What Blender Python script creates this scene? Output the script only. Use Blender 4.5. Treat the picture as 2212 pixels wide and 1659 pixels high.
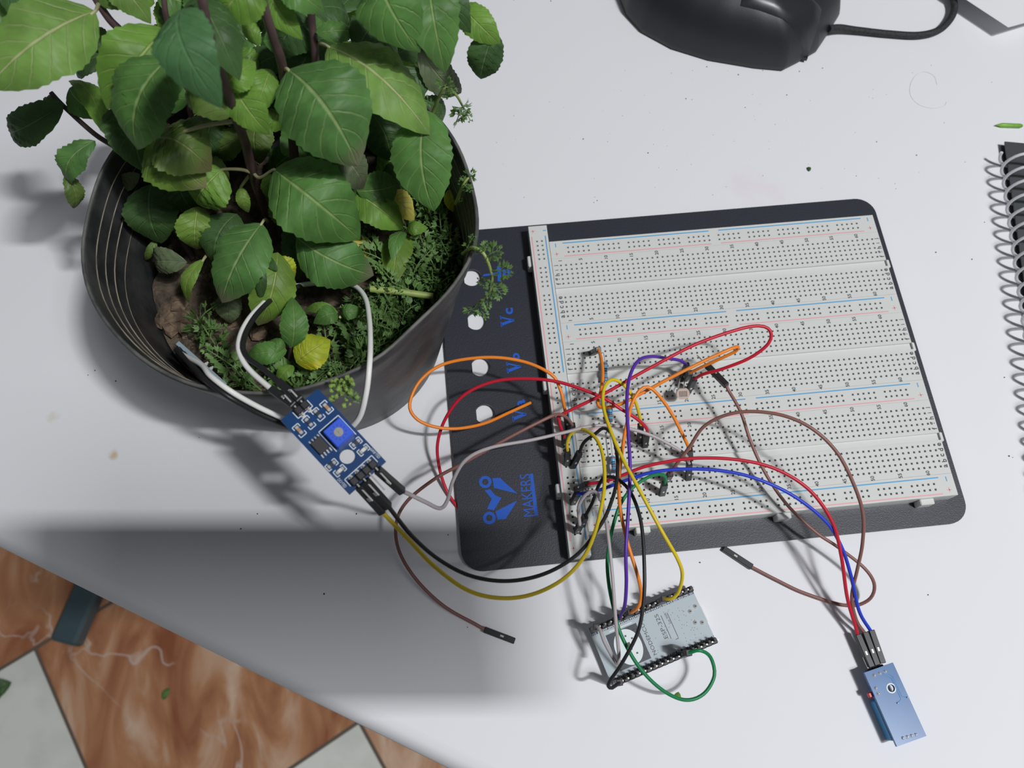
import bpy, bmesh, math, random
from mathutils import Vector as V, Matrix

# ------------------------------------------------------------------ clear
for o in list(bpy.data.objects):
    bpy.data.objects.remove(o, do_unlink=True)
scene = bpy.context.scene
COL = scene.collection
S = 0.001                      # everything below is written in millimetres

# ------------------------------------------------------------------ camera
CAM = V((-47.892, -199.978, 367.665))
RT = V((0.994849468, -0.100915297, 0.009520401))
UP = V((0.090370736, 0.925578900, 0.367609617))
BK = V((-0.045909316, -0.364855867, 0.929931466))
FPX, IW, IH = 1780.0, 2212.0, 1659.0
cd = bpy.data.cameras.new('camera')
cam = bpy.data.objects.new('camera', cd)
COL.objects.link(cam)
cam.matrix_world = Matrix(((RT.x, UP.x, BK.x, CAM.x * S), (RT.y, UP.y, BK.y, CAM.y * S),
                           (RT.z, UP.z, BK.z, CAM.z * S), (0, 0, 0, 1)))
cd.sensor_width = 36.0
cd.lens = 36.0 * FPX / IW
cd.clip_start = 0.005
cd.clip_end = 20
cd.dof.use_dof = True
cd.dof.focus_distance = 0.345
cd.dof.aperture_fstop = 16.0
scene.camera = cam

# ------------------------------------------------------------------ world, lamp, exposure
w = bpy.data.worlds.new('room_light')
scene.world = w
w.use_nodes = True
w.node_tree.nodes['Background'].inputs[0].default_value = (0.90, 0.93, 1.0, 1)
w.node_tree.nodes['Background'].inputs[1].default_value = 0.105
ld = bpy.data.lights.new('ceiling_lamp', 'AREA')
ld.shape = 'RECTANGLE'
ld.size = 0.18
ld.size_y = 0.045
ld.energy = 26.5
ld.color = (0.975, 0.985, 1.0)
lamp = bpy.data.objects.new('ceiling_lamp', ld)
lamp.location = (0.80, -0.60, 2.0)
lamp.rotation_euler = (0, 0, -0.1)
COL.objects.link(lamp)
ld2 = bpy.data.lights.new('ceiling_panel', 'AREA')
ld2.shape = 'RECTANGLE'
ld2.size = 0.46
ld2.size_y = 0.30
ld2.energy = 15.5
ld2.color = (0.97, 0.98, 1.0)
panel = bpy.data.objects.new('ceiling_panel', ld2)
panel.location = (0.82, -0.76, 2.0)
COL.objects.link(panel)
vs = scene.view_settings
vs.view_transform = 'Standard'
vs.look = 'None'
vs.gamma = 1
vs.use_curve_mapping = False
vs.exposure = 0.14


# ------------------------------------------------------------------ helpers
def P(x, y, z=0.0):
    """the point of height z (mm) that a line of sight through x, y of the photograph meets"""
    d = RT * ((x - IW / 2) / FPX) - UP * ((y - IH / 2) / FPX) - BK
    return CAM + d * ((z - CAM.z) / d.z)


def depth(p):
    return -(p - CAM).dot(BK)


class MB:
    def __init__(s):
        s.v, s.f, s.m, s.sm, s.uv = [], [], [], [], {}

    def add(s, vs, fs, mat=0, smooth=False, uv=None):
        o = len(s.v)
        s.v += [V(p) for p in vs]
        for f in fs:
            s.f.append([i + o for i in f])
            s.m.append(mat)
            s.sm.append(smooth)
        if uv:
            for i, c in enumerate(uv):
                s.uv[o + i] = c
        return s

    def box(s, c, X, Y, Z, mat=0):
        c = V(c)
        vs = [c + X * a + Y * b + Z * d for d in (-1, 1) for b in (-1, 1) for a in (-1, 1)]
        return s.add(vs, [(0, 2, 3, 1), (4, 5, 7, 6), (0, 1, 5, 4), (2, 6, 7, 3), (0, 4, 6, 2), (1, 3, 7, 5)], mat)

    def abox(s, x0, x1, y0, y1, z0, z1, mat=0):
        return s.box(((x0 + x1) / 2, (y0 + y1) / 2, (z0 + z1) / 2), V(((x1 - x0) / 2, 0, 0)),
                     V((0, (y1 - y0) / 2, 0)), V((0, 0, (z1 - z0) / 2)), mat)

    def cbox(s, c, X, Y, Z, ch, mat=0):
        """box with chamfered edges (half axes X, Y, Z; chamfer in mm)"""
        c = V(c)
        ax = [X, Y, Z]
        L = [a.length for a in ax]
        u = [a.normalized() for a in ax]
        bm = bmesh.new()
        for k in range(3):
            for sx in (-1, 1):
                for sy in (-1, 1):
                    for sz in (-1, 1):
                        e = [L[0], L[1], L[2]]
                        for j in range(3):
                            if j != k:
                                e[j] = max(e[j] - ch, 0.01)
                        bm.verts.new(c + u[0] * e[0] * sx + u[1] * e[1] * sy + u[2] * e[2] * sz)
        bmesh.ops.convex_hull(bm, input=bm.verts)
        bm.verts.index_update()
        bmesh.ops.dissolve_limit(bm, angle_limit=0.01, verts=bm.verts, edges=bm.edges)
        bm.verts.index_update()
        s.add([v.co.copy() for v in bm.verts], [[v.index for v in f.verts] for f in bm.faces], mat)
        bm.free()
        return s

    def tube(s, pts, r, n=8, mat=0, caps=True):
        pts = [V(p) for p in pts]
        N = len(pts)
        rs = r if isinstance(r, (list, tuple)) else [r] * N
        t0 = (pts[1] - pts[0]).normalized()
        ref = V((0, 0, 1)) if abs(t0.z) < 0.9 else V((1, 0, 0))
        a = t0.cross(ref).normalized()
        vs = []
        for i, p in enumerate(pts):
            t = (pts[min(i + 1, N - 1)] - pts[max(i - 1, 0)])
            t = t.normalized() if t.length > 1e-9 else t0
            a = (a - t * a.dot(t)).normalized()
            b = t.cross(a)
            for k in range(n):
                g = 2 * math.pi * k / n
                vs.append(p + (a * math.cos(g) + b * math.sin(g)) * rs[i])
        fs = [(i * n + k, i * n + (k + 1) % n, (i + 1) * n + (k + 1) % n, (i + 1) * n + k)
              for i in range(N - 1) for k in range(n)]
        s.add(vs, fs, mat, True)
        if caps:
            s.add(vs[:n], [list(range(n))[::-1]], mat)
            s.add(vs[-n:], [list(range(n))], mat)
        return s

    def prism(s, poly, O, X, Y, Z, z0, z1, mat=0):
        n = len(poly)
        a = [O + X * x + Y * y + Z * z0 for x, y in poly]
        b = [O + X * x + Y * y + Z * z1 for x, y in poly]
        s.add(a + b, [list(range(n))[::-1], list(range(n, 2 * n))] +
              [(i, (i + 1) % n, n + (i + 1) % n, n + i) for i in range(n)], mat)
        return s

    def cyl(s, c, axis, r, h, n=16, mat=0):
        axis = axis.normalized()
        return s.tube([V(c), V(c) + axis * h], r, n, mat)

    def plate(s, outer, holes, O, X, Y, Z, z0, z1, mat=0):
        """flat sheet of thickness z1 - z0 with real cut-outs"""
        bm = bmesh.new()
        loops = []
        for lp in [outer] + holes:
            vv = [bm.verts.new((x, y, 0)) for x, y in lp]
            for i in range(len(vv)):
                bm.edges.new((vv[i], vv[(i + 1) % len(vv)]))
            loops.append(len(vv))
        bmesh.ops.triangle_fill(bm, use_beauty=True, use_dissolve=False, edges=bm.edges[:], normal=(0, 0, 1))
        bm.verts.index_update()
        flat = [(v.co.x, v.co.y) for v in bm.verts]
        fs = [[v.index for v in f.verts] for f in bm.faces]
        bm.free()
        s.add([O + X * x + Y * y + Z * z1 for x, y in flat], fs, mat)
        s.add([O + X * x + Y * y + Z * z0 for x, y in flat], [f[::-1] for f in fs], mat)
        for lp in [outer] + holes:
            n = len(lp)
            s.add([O + X * x + Y * y + Z * z0 for x, y in lp] + [O + X * x + Y * y + Z * z1 for x, y in lp],
                  [(i, (i + 1) % n, n + (i + 1) % n, n + i) for i in range(n)], mat)
        return s

    def build(s, name, mats, parent=None):
        o0 = V(parent['_o']) if parent is not None else (s.v[0] * 0 if not s.v else s.base())
        me = bpy.data.meshes.new(name)
        me.from_pydata([(p - o0) * S for p in s.v], [], s.f)
        mats = mats if isinstance(mats, (list, tuple)) else [mats]
        for m in mats:
            me.materials.append(m)
        me.polygons.foreach_set('material_index', s.m)
        me.polygons.foreach_set('use_smooth', s.sm)
        if s.uv:
            ul = me.uv_layers.new(name='uv')
            for l in me.loops:
                ul.data[l.index].uv = s.uv.get(l.vertex_index, (0, 0))
        me.update()
        o = bpy.data.objects.new(name, me)
        COL.objects.link(o)
        if parent is not None:
            o.parent = parent
        else:
            o.location = o0 * S
        o['_o'] = tuple(o0)
        return o

    def base(s):
        xs = [p.x for p in s.v]
        ys = [p.y for p in s.v]
        return V(((min(xs) + max(xs)) / 2, (min(ys) + max(ys)) / 2, min(p.z for p in s.v)))


def tag(o, label, cat, group=None, kind=None):
    o['label'] = label
    o['category'] = cat
    if group:
        o['group'] = group
    if kind:
        o['kind'] = kind
    return o


def thing(name, loc, label, cat, group=None):
    o = bpy.data.objects.new(name, None)
    COL.objects.link(o)
    o.location = V(loc) * S
    o.empty_display_size = 0.01
    o['_o'] = tuple(loc)
    return tag(o, label, cat, group)


def spline(pts, step=1.6):
    """Catmull-Rom through the points"""
    pts = [V(p) for p in pts]
    q = [pts[0] * 2 - pts[1]] + pts + [pts[-1] * 2 - pts[-2]]
    out = []
    for i in range(1, len(q) - 2):
        p0, p1, p2, p3 = q[i - 1:i + 3]
        n = max(2, int((p2 - p1).length / step))
        for k in range(n):
            t = k / n
            out.append(0.5 * ((p1 * 2) + (p2 - p0) * t + (p0 * 2 - p1 * 5 + p2 * 4 - p3) * t * t +
                              (p1 * 3 - p0 - p2 * 3 + p3) * t ** 3))
    out.append(pts[-1])
    return out


_tx = {}


def text2d(s, bold=0.0):
    if (s, bold) not in _tx:
        cu = bpy.data.curves.new('t', 'FONT')
        cu.body = s
        cu.size = 1
        cu.offset = bold
        cu.resolution_u = 3
        o = bpy.data.objects.new('t', cu)
        COL.objects.link(o)
        dg = bpy.context.evaluated_depsgraph_get()
        me = bpy.data.meshes.new_from_object(o.evaluated_get(dg))
        vv = [(v.co.x, v.co.y) for v in me.vertices]
        ff = [list(p.vertices) for p in me.polygons]
        bpy.data.objects.remove(o)
        bpy.data.curves.remove(cu)
        bpy.data.meshes.remove(me)
        x0, x1 = min(p[0] for p in vv), max(p[0] for p in vv)
        y0, y1 = min(p[1] for p in vv), max(p[1] for p in vv)
        vv = [((x - (x0 + x1) / 2), (y - (y0 + y1) / 2)) for x, y in vv]
        _tx[(s, bold)] = (vv, ff, x1 - x0, y1 - y0)
    return _tx[(s, bold)]


def put_text(mb, s, c, X, Y, h=None, wd=None, bold=0.0, mat=0):
    """flat lettering centred on c: X reading direction, Y glyph-up, h glyph height, wd total width (mm)"""
    vv, ff, tw, th = text2d(s, bold)
    sy = h / th if h else wd / tw
    sx = wd / tw if wd else sy
    mb.add([V(c) + X * (x * sx) + Y * (y * sy) for x, y in vv], ff, mat)


# ------------------------------------------------------------------ materials
def mat(name, col, rough=0.5, metal=0.0, var=0.0, vscale=40.0, bump=0.0, bscale=300.0, spec=0.5, trans=0.0,
        col2=None, coat=0.0):
    m = bpy.data.materials.new(name)
    m.use_nodes = True
    nt = m.node_tree
    b = nt.nodes['Principled BSDF']
    b.inputs['Base Color'].default_value = (*col, 1)
    b.inputs['Roughness'].default_value = rough
    b.inputs['Metallic'].default_value = metal
    b.inputs['Specular IOR Level'].default_value = spec
    b.inputs['Coat Weight'].default_value = coat
    tc = nt.nodes.new('ShaderNodeTexCoord')
    if var or col2:
        n = nt.nodes.new('ShaderNodeTexNoise')
        n.inputs['Scale'].default_value = vscale
        n.inputs['Detail'].default_value = 5
        nt.links.new(tc.outputs['Object'], n.inputs['Vector'])
        mx = nt.nodes.new('ShaderNodeMix')
        mx.data_type = 'RGBA'
        c2 = col2 or tuple(c * (1 - var) for c in col)
        mx.inputs[6].default_value = (*col, 1)
        mx.inputs[7].default_value = (*c2, 1)
        rp = nt.nodes.new('ShaderNodeMapRange')
        rp.inputs[1].default_value = 0.4
        rp.inputs[2].default_value = 0.62
        nt.links.new(n.outputs['Fac'], rp.inputs[0])
        nt.links.new(rp.outputs[0], mx.inputs[0])
        nt.links.new(mx.outputs[2], b.inputs['Base Color'])
    if bump:
        n2 = nt.nodes.new('ShaderNodeTexNoise')
        n2.inputs['Scale'].default_value = bscale
        n2.inputs['Detail'].default_value = 4
        nt.links.new(tc.outputs['Object'], n2.inputs['Vector'])
        bp = nt.nodes.new('ShaderNodeBump')
        bp.inputs['Strength'].default_value = 1.0
        bp.inputs['Distance'].default_value = bump * S
        nt.links.new(n2.outputs['Fac'], bp.inputs['Height'])
        nt.links.new(bp.outputs['Normal'], b.inputs['Normal'])
    if trans:
        t = nt.nodes.new('ShaderNodeBsdfTranslucent')
        t.inputs[0].default_value = (*col, 1)
        ms = nt.nodes.new('ShaderNodeMixShader')
        ms.inputs[0].default_value = trans
        nt.links.new(b.outputs[0], ms.inputs[1])
        nt.links.new(t.outputs[0], ms.inputs[2])
        nt.links.new(ms.outputs[0], nt.nodes['Material Output'].inputs[0])
    return m


def leaf_mat(name, col, vein, tip=None, tip_at=0.82, blot=None):
    m = mat(name, col, 0.48, spec=0.35)
    nt = m.node_tree
    b = nt.nodes['Principled BSDF']
    N, Lk = nt.nodes.new, nt.links.new

    def math_(op, a, bb=None, c=None):
        n = N('ShaderNodeMath')
        n.operation = op
        for i, q in enumerate((a, bb, c)):
            if q is None:
                continue
            if isinstance(q, (int, float)):
                n.inputs[i].default_value = q
            else:
                Lk(q, n.inputs[i])
        return n.outputs[0]

    def mixc(f, c1, c2):
        n = N('ShaderNodeMix')
        n.data_type = 'RGBA'
        Lk(f, n.inputs[0])
        for i, q in ((6, c1), (7, c2)):
            if isinstance(q, tuple):
                n.inputs[i].default_value = (*q, 1)
            else:
                Lk(q, n.inputs[i])
        return n.outputs[2]

    def rng(x, a, bb, c, d):
        n = N('ShaderNodeMapRange')
        n.interpolation_type = 'SMOOTHSTEP'
        Lk(x, n.inputs[0])
        for i, q in enumerate((a, bb, c, d)):
            n.inputs[i + 1].default_value = q
        return n.outputs[0]
    uv = N('ShaderNodeUVMap')
    sp = N('ShaderNodeSeparateXYZ')
    Lk(uv.outputs[0], sp.inputs[0])
    a = math_('MULTIPLY', math_('ABSOLUTE', math_('SUBTRACT', sp.outputs[0], 0.5)), 2.0)
    y = sp.outputs[1]
    fr = math_('FRACT', math_('MULTIPLY', math_('SUBTRACT', y, math_('MULTIPLY', a, 0.26)), 6.5))
    dl = math_('ABSOLUTE', math_('SUBTRACT', fr, 0.5))
    lat = math_('MULTIPLY', rng(dl, 0.0, 0.09, 0.36, 0.0), rng(a, 0.6, 1.0, 1.0, 0.2))
    mid = rng(a, 0.015, 0.065, 0.85, 0.0)
    veinm = math_('MAXIMUM', lat, mid)
    tc = N('ShaderNodeTexCoord')
    no = N('ShaderNodeTexNoise')
    no.inputs['Scale'].default_value = 90
    no.inputs['Detail'].default_value = 4
    Lk(tc.outputs['Object'], no.inputs['Vector'])
    base = mixc(rng(no.outputs['Fac'], 0.35, 0.65, 0, 1), tuple(c * 1.12 for c in col), tuple(c * 0.80 for c in col))
    if blot:
        n3 = N('ShaderNodeTexNoise')
        n3.inputs['Scale'].default_value = 45
        Lk(tc.outputs['Object'], n3.inputs['Vector'])
        base = mixc(rng(n3.outputs['Fac'], 0.5, 0.62, 0, 0.8), base, blot)
    c1 = mixc(veinm, base, vein)
    if tip:
        yy = math_('ADD', y, math_('MULTIPLY', math_('SUBTRACT', no.outputs['Fac'], 0.5), 0.25))
        c1 = mixc(rng(yy, tip_at - 0.06, tip_at + 0.2, 0, 0.85), c1, tip)
    Lk(c1, b.inputs['Base Color'])
    bp = N('ShaderNodeBump')
    bp.invert = True
    bp.inputs['Strength'].default_value = 0.6
    bp.inputs['Distance'].default_value = 0.0009
    Lk(veinm, bp.inputs['Height'])
    Lk(bp.outputs['Normal'], b.inputs['Normal'])
    t = N('ShaderNodeBsdfTranslucent')
    Lk(c1, t.inputs[0])
    ms = N('ShaderNodeMixShader')
    ms.inputs[0].default_value = 0.28
    Lk(b.outputs[0], ms.inputs[1])
    Lk(t.outputs[0], ms.inputs[2])
    Lk(ms.outputs[0], nt.nodes['Material Output'].inputs[0])
    return m


def srgb(r, g, b):
    f = lambda c: (c / 255 / 12.92) if c <= 10 else ((c / 255 + 0.055) / 1.055) ** 2.4
    return (f(r), f(g), f(b))


def table_material():
    m = mat('white_laminate', (0.78, 0.785, 0.81), 0.6, spec=0.2)
    nt = m.node_tree
    b = nt.nodes['Principled BSDF']
    tc = nt.nodes.new('ShaderNodeTexCoord')
    g = nt.nodes.new('ShaderNodeNewGeometry')
    last = None
    cur = (0.78, 0.785, 0.81, 1)
    # faint pink and ochre stains that belong to the surface
    for (x, y, r, c, k) in ((105, 45, 13, (0.80, 0.62, 0.71), 0.28), (118, 41, 9, (0.80, 0.62, 0.71), 0.25),
                            (-216, -73, 3.0, (0.55, 0.40, 0.16), 0.7), (-246, -52, 4, (0.62, 0.52, 0.36), 0.35)):
        d = nt.nodes.new('ShaderNodeVectorMath')
        d.operation = 'DISTANCE'
        nz = nt.nodes.new('ShaderNodeTexNoise')
        nz.inputs['Scale'].default_value = 160
        ad = nt.nodes.new('ShaderNodeVectorMath')
        ad.operation = 'MULTIPLY_ADD'
        ad.inputs[1].default_value = (r * S * 1.6,) * 3
        nt.links.new(g.outputs['Position'], nz.inputs['Vector'])
        nt.links.new(nz.outputs['Color'], ad.inputs[0])
        nt.links.new(g.outputs['Position'], ad.inputs[2])
        nt.links.new(ad.outputs[0], d.inputs[0])
        o = r * 0.8
        d.inputs[1].default_value = ((x + o) * S, (y + o) * S, o * S)
        mr = nt.nodes.new('ShaderNodeMapRange')
        mr.inputs[1].default_value = r * S * 0.3
        mr.inputs[2].default_value = r * S
        mr.inputs[3].default_value = k
        mr.inputs[4].default_value = 0
        nt.links.new(d.outputs['Value'], mr.inputs[0])
        mx = nt.nodes.new('ShaderNodeMix')
        mx.data_type = 'RGBA'
        if last:
            nt.links.new(last, mx.inputs[6])
        else:
            mx.inputs[6].default_value = cur
        mx.inputs[7].default_value = (*c, 1)
        nt.links.new(mr.outputs[0], mx.inputs[0])
        last = mx.outputs[2]
    nt.links.new(last, b.inputs['Base Color'])
    return m


def marble_material():
    m = mat('brown_marble', (0.25, 0.09, 0.04), 0.25)
    nt = m.node_tree
    b = nt.nodes['Principled BSDF']
    tc = nt.nodes.new('ShaderNodeTexCoord')
    mp = nt.nodes.new('ShaderNodeMapping')
    mp.inputs['Rotation'].default_value = (0, 0, 0.55)
    mp.inputs['Scale'].default_value = (14, 5, 8)
    nt.links.new(tc.outputs['Object'], mp.inputs[0])
    n = nt.nodes.new('ShaderNodeTexNoise')
    n.inputs['Scale'].default_value = 1.4
    n.inputs['Detail'].default_value = 6
    n.inputs['Distortion'].default_value = 1.0
    nt.links.new(mp.outputs[0], n.inputs['Vector'])
    cr = nt.nodes.new('ShaderNodeValToRGB')
    cr.color_ramp.elements[0].position = 0.3
    cr.color_ramp.elements[0].color = (*srgb(140, 84, 56), 1)
    cr.color_ramp.elements[1].position = 0.7
    cr.color_ramp.elements[1].color = (*srgb(212, 184, 160), 1)
    e = cr.color_ramp.elements.new(0.5)
    e.color = (*srgb(180, 130, 94), 1)
    nt.links.new(n.outputs['Fac'], cr.inputs[0])
    # thin pale veins
    n2 = nt.nodes.new('ShaderNodeTexNoise')
    n2.inputs['Scale'].default_value = 9
    n2.inputs['Detail'].default_value = 3
    n2.inputs['Distortion'].default_value = 0.6
    nt.links.new(tc.outputs['Object'], n2.inputs['Vector'])
    sb = nt.nodes.new('ShaderNodeMath')
    sb.operation = 'SUBTRACT'
    sb.inputs[1].default_value = 0.5
    nt.links.new(n2.outputs['Fac'], sb.inputs[0])
    ab = nt.nodes.new('ShaderNodeMath')
    ab.operation = 'ABSOLUTE'
    nt.links.new(sb.outputs[0], ab.inputs[0])
    mr = nt.nodes.new('ShaderNodeMapRange')
    mr.inputs[1].default_value = 0.0
    mr.inputs[2].default_value = 0.014
    mr.inputs[3].default_value = 1
    mr.inputs[4].default_value = 0
    nt.links.new(ab.outputs[0], mr.inputs[0])
    n3 = nt.nodes.new('ShaderNodeTexNoise')
    n3.inputs['Scale'].default_value = 14
    nt.links.new(tc.outputs['Object'], n3.inputs['Vector'])
    m3 = nt.nodes.new('ShaderNodeMapRange')
    m3.inputs[1].default_value = 0.48
    m3.inputs[2].default_value = 0.62
    m3.inputs[4].default_value = 0.7
    nt.links.new(n3.outputs['Fac'], m3.inputs[0])
    mu = nt.nodes.new('ShaderNodeMath')
    mu.operation = 'MULTIPLY'
    nt.links.new(mr.outputs[0], mu.inputs[0])
    nt.links.new(m3.outputs[0], mu.inputs[1])
    mx = nt.nodes.new('ShaderNodeMix')
    mx.data_type = 'RGBA'
    nt.links.new(mu.outputs[0], mx.inputs[0])
    nt.links.new(cr.outputs[0], mx.inputs[6])
    mx.inputs[7].default_value = (*srgb(205, 190, 180), 1)
    nt.links.new(mx.outputs[2], b.inputs['Base Color'])
    return m


M = {}
M['table'] = table_material()
M['marble'] = marble_material()
M['white_tile'] = mat('white_tile', srgb(224, 226, 218), 0.3, var=0.12, vscale=20)
M['grout'] = mat('grout', srgb(96, 86, 76), 0.9)
M['teal_metal'] = mat('teal_painted_metal', srgb(58, 78, 84), 0.5)
M['pot'] = mat('black_pot_plastic', (0.018, 0.019, 0.021), 0.46, var=0, vscale=60, bump=0.15, bscale=250,
               col2=(0.052, 0.052, 0.051))
M['dust'] = mat('dusty_plastic', (0.30, 0.26, 0.20), 0.8, var=0.5, vscale=120)
M['soil'] = mat('soil', srgb(92, 80, 66), 0.95, vscale=160, col2=srgb(52, 44, 38), bump=1.2, bscale=420)
M['clod'] = mat('dry_clod', srgb(116, 98, 80), 0.95, vscale=180, col2=srgb(76, 62, 50), bump=0.8, bscale=500)
M['stem'] = mat('purple_stem', srgb(92, 70, 70), 0.55, var=0.35, vscale=120)
M['gstem'] = mat('green_stem', srgb(150, 168, 92), 0.5, var=0.25, vscale=100)
M['petiole'] = mat('pale_petiole', srgb(176, 172, 128), 0.5, var=0.15)
M['weed'] = mat('feathery_weed', srgb(116, 152, 86), 0.55, var=0.35, vscale=60, trans=0.3)
M['bud'] = mat('weed_bud', srgb(140, 170, 84), 0.6, var=0.3, vscale=200)
vein = srgb(178, 190, 128)
M['leaf'] = leaf_mat('mint_leaf', srgb(92, 136, 68), srgb(146, 174, 104))
M['bright'] = leaf_mat('mint_leaf_bright', srgb(114, 156, 64), srgb(166, 186, 108))
M['under'] = leaf_mat('mint_leaf_underside', srgb(122, 160, 78), srgb(186, 194, 138))
M['dark'] = leaf_mat('mint_leaf_dark', srgb(70, 102, 56), srgb(104, 132, 82))  # dark green leaves; on a few the dark colour stands in for shadow
M['blue'] = leaf_mat('mint_leaf_cool', srgb(84, 128, 80), srgb(98, 142, 92))
M['brown_tip'] = leaf_mat('mint_leaf_dry_tip', srgb(90, 134, 70), srgb(150, 174, 112), srgb(146, 136, 114), 0.86)
M['bright_tip'] = leaf_mat('mint_leaf_bright_dry_tip', srgb(118, 152, 64), srgb(166, 184, 106), srgb(152, 138, 108), 0.86)
M['yellow'] = leaf_mat('yellow_leaf', srgb(214, 206, 96), srgb(226, 216, 140), srgb(170, 140, 90), 0.95)
M['lime'] = leaf_mat('lime_leaf', srgb(172, 186, 50), srgb(196, 200, 96), None, 0.9, blot=srgb(206, 200, 44))
M['olive'] = leaf_mat('olive_leaf', srgb(100, 126, 60), srgb(140, 152, 92), srgb(112, 104, 72), 0.8)
M['grey'] = leaf_mat('withered_leaf', srgb(104, 118, 86), srgb(134, 142, 112), srgb(104, 96, 84), 0.8)
M['plate'] = mat('black_powder_coat', (0.016, 0.019, 0.030), 0.47, bump=0.09, bscale=2200, spec=0.75)
M['blue_ink'] = mat('blue_print', srgb(34, 92, 196), 0.45)
M['abs'] = mat('ivory_plastic', (0.66, 0.675, 0.65), 0.35, spec=0.4)
M['contact_shade'] = mat('shaded_contact_metal', (0.07, 0.07, 0.075), 0.4, 0.5)  # contact metal, darkened to paint in the shade inside the sockets
M['ink'] = mat('black_print', (0.06, 0.06, 0.06), 0.5)
M['red_line'] = mat('red_print', srgb(232, 168, 172), 0.45)
M['blue_line'] = mat('light_blue_print', srgb(84, 164, 214), 0.45)
M['rubber'] = mat('rubber', (0.03, 0.03, 0.03), 0.8)
M['housing'] = mat('black_nylon', (0.022, 0.022, 0.024), 0.42)
M['tin'] = mat('tinned_metal', (0.80, 0.79, 0.76), 0.25, 0.55)
M['solder'] = mat('solder', (0.80, 0.80, 0.80), 0.22, 0.5)
M['pcb_blue'] = mat('blue_solder_mask', srgb(8, 62, 116), 0.3, spec=0.5, var=0.1, vscale=120)
M['pcb_light'] = mat('light_blue_solder_mask', srgb(28, 98, 158), 0.3, var=0.12, vscale=120)
M['pcb_edge'] = mat('board_edge', srgb(132, 150, 160), 0.6)
M['silk'] = mat('white_silkscreen', (0.72, 0.78, 0.80), 0.5)
M['trimmer'] = mat('trimmer_blue', srgb(44, 92, 222), 0.4)
M['brass'] = mat('dull_screw', (0.32, 0.31, 0.27), 0.45, 0.6)
M['smd'] = mat('smd_black', (0.03, 0.03, 0.032), 0.45)
M['cap'] = mat('smd_capacitor', srgb(176, 134, 82), 0.5)
M['led'] = mat('smd_led', (0.78, 0.78, 0.72), 0.25)
M['redled'] = mat('red_led', srgb(190, 40, 44), 0.35)
M['esp'] = mat('white_solder_mask', (0.48, 0.54, 0.58), 0.2, spec=0.6)
M['espdark'] = mat('esp_print', (0.045, 0.055, 0.07), 0.35)
M['band'] = mat('esp_edge_band', (0.05, 0.06, 0.10), 0.35)
M['dhtblue'] = mat('sensor_body_blue', srgb(56, 132, 182), 0.45)
M['res'] = mat('resistor_blue', srgb(92, 158, 200), 0.35)
M['band_r'] = mat('resistor_band', srgb(150, 70, 50), 0.4)
M['band_k'] = mat('resistor_band_dark', (0.02, 0.02, 0.03), 0.4)
M['ldr'] = mat('photocell_face', srgb(196, 178, 168), 0.35)
M['ldrtrack'] = mat('photocell_track', srgb(82, 60, 56), 0.4)
M['mouse'] = mat('mouse_black', (0.016, 0.018, 0.022), 0.46, bump=0.03, bscale=1500)
M['mousegloss'] = mat('mouse_black_satin', (0.018, 0.020, 0.024), 0.34)
M['braid'] = mat('braided_cord', (0.03, 0.03, 0.034), 0.7, bump=0.4, bscale=900, var=0.5, vscale=700)
M['paper'] = mat('white_paper', (0.80, 0.80, 0.82), 0.8)
M['coil'] = mat('coil_wire', (0.72, 0.73, 0.76), 0.35, 0.1)
M['cover'] = mat('notebook_cover', (0.055, 0.062, 0.066), 0.5)
M['crumb'] = mat('crumb', (0.10, 0.07, 0.05), 0.9)
M['greenbit'] = mat('cut_stem', srgb(126, 178, 60), 0.45, var=0.3, vscale=200)
M['phone'] = mat('phone_black', (0.02, 0.02, 0.022), 0.3)
WC = {'orange': srgb(236, 134, 40), 'red': srgb(196, 30, 52), 'yellow': srgb(216, 190, 30), 'purple': srgb(86, 46, 160),
      'black': (0.016, 0.016, 0.018), 'grey': srgb(176, 168, 170), 'white': (0.80, 0.80, 0.77), 'green': srgb(14, 122, 70),
      'brown': srgb(134, 92, 84), 'blue': srgb(36, 62, 196)}
for k, c in WC.items():
    M['w_' + k] = mat('wire_' + k, c, 0.42, spec=0.45)
X_, Y_, Z_ = V((1, 0, 0)), V((0, 1, 0)), V((0, 0, 1))

# ------------------------------------------------------------------ floor and table
FZ = -730.0
e1 = V((0.4617, -0.887, 0)).normalized()
e2 = V((-e1.y, e1.x, 0))
g = MB()
g.abox(-2000, 1600, -1800, 1800, FZ - 30, FZ - 1.2)
floor = g.build('floor', M['grout'])
floor['kind'] = 'structure'
corner = V((-631, -68, FZ))
TS = 300.0
for i in range(-3, 5):
    for j in range(-3, 5):
        if (i, j) == (-1, -1):
            continue
        wide = (i, j) == (-1, 0)
        brown = (i, j) in ((0, 0), (-1, -1), (-1, 0), (-2, 0), (1, -1), (1, 1), (0, 2), (2, 0), (-2, 2), (-1, 3))
        t = MB()
        c = corner + e1 * (TS * (i + 0.5)) + e2 * (TS * (j + (0.0 if wide else 0.5)))
        t.cbox(c + Z_ * -2.0, e1 * (TS / 2 - 2.0), e2 * (TS * (1.0 if wide else 0.5) - 2.0), Z_ * 2.0, 0.8)
        t.build('tile', M['marble'] if brown else M['white_tile'], floor)

d0 = V((0.8686, -0.4955, 0)).normalized()
n0 = V((-d0.y, d0.x, 0))
E0 = V((-263, -112, 0))
tb = thing('desk', (100, 100, FZ), 'white laminate desk the pot and the electronics stand on', 'desk')
L0, L1, DP, TH = -480.0, 1000.0, 820.0, 25.0
prof = [(0, -TH), (-3.5, -TH + 3), (-6, -TH + 8), (-6.8, -TH / 2), (-6, -7), (-3.6, -2.4), (-1, -0.5), (2, 0)]
g = MB()
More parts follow.
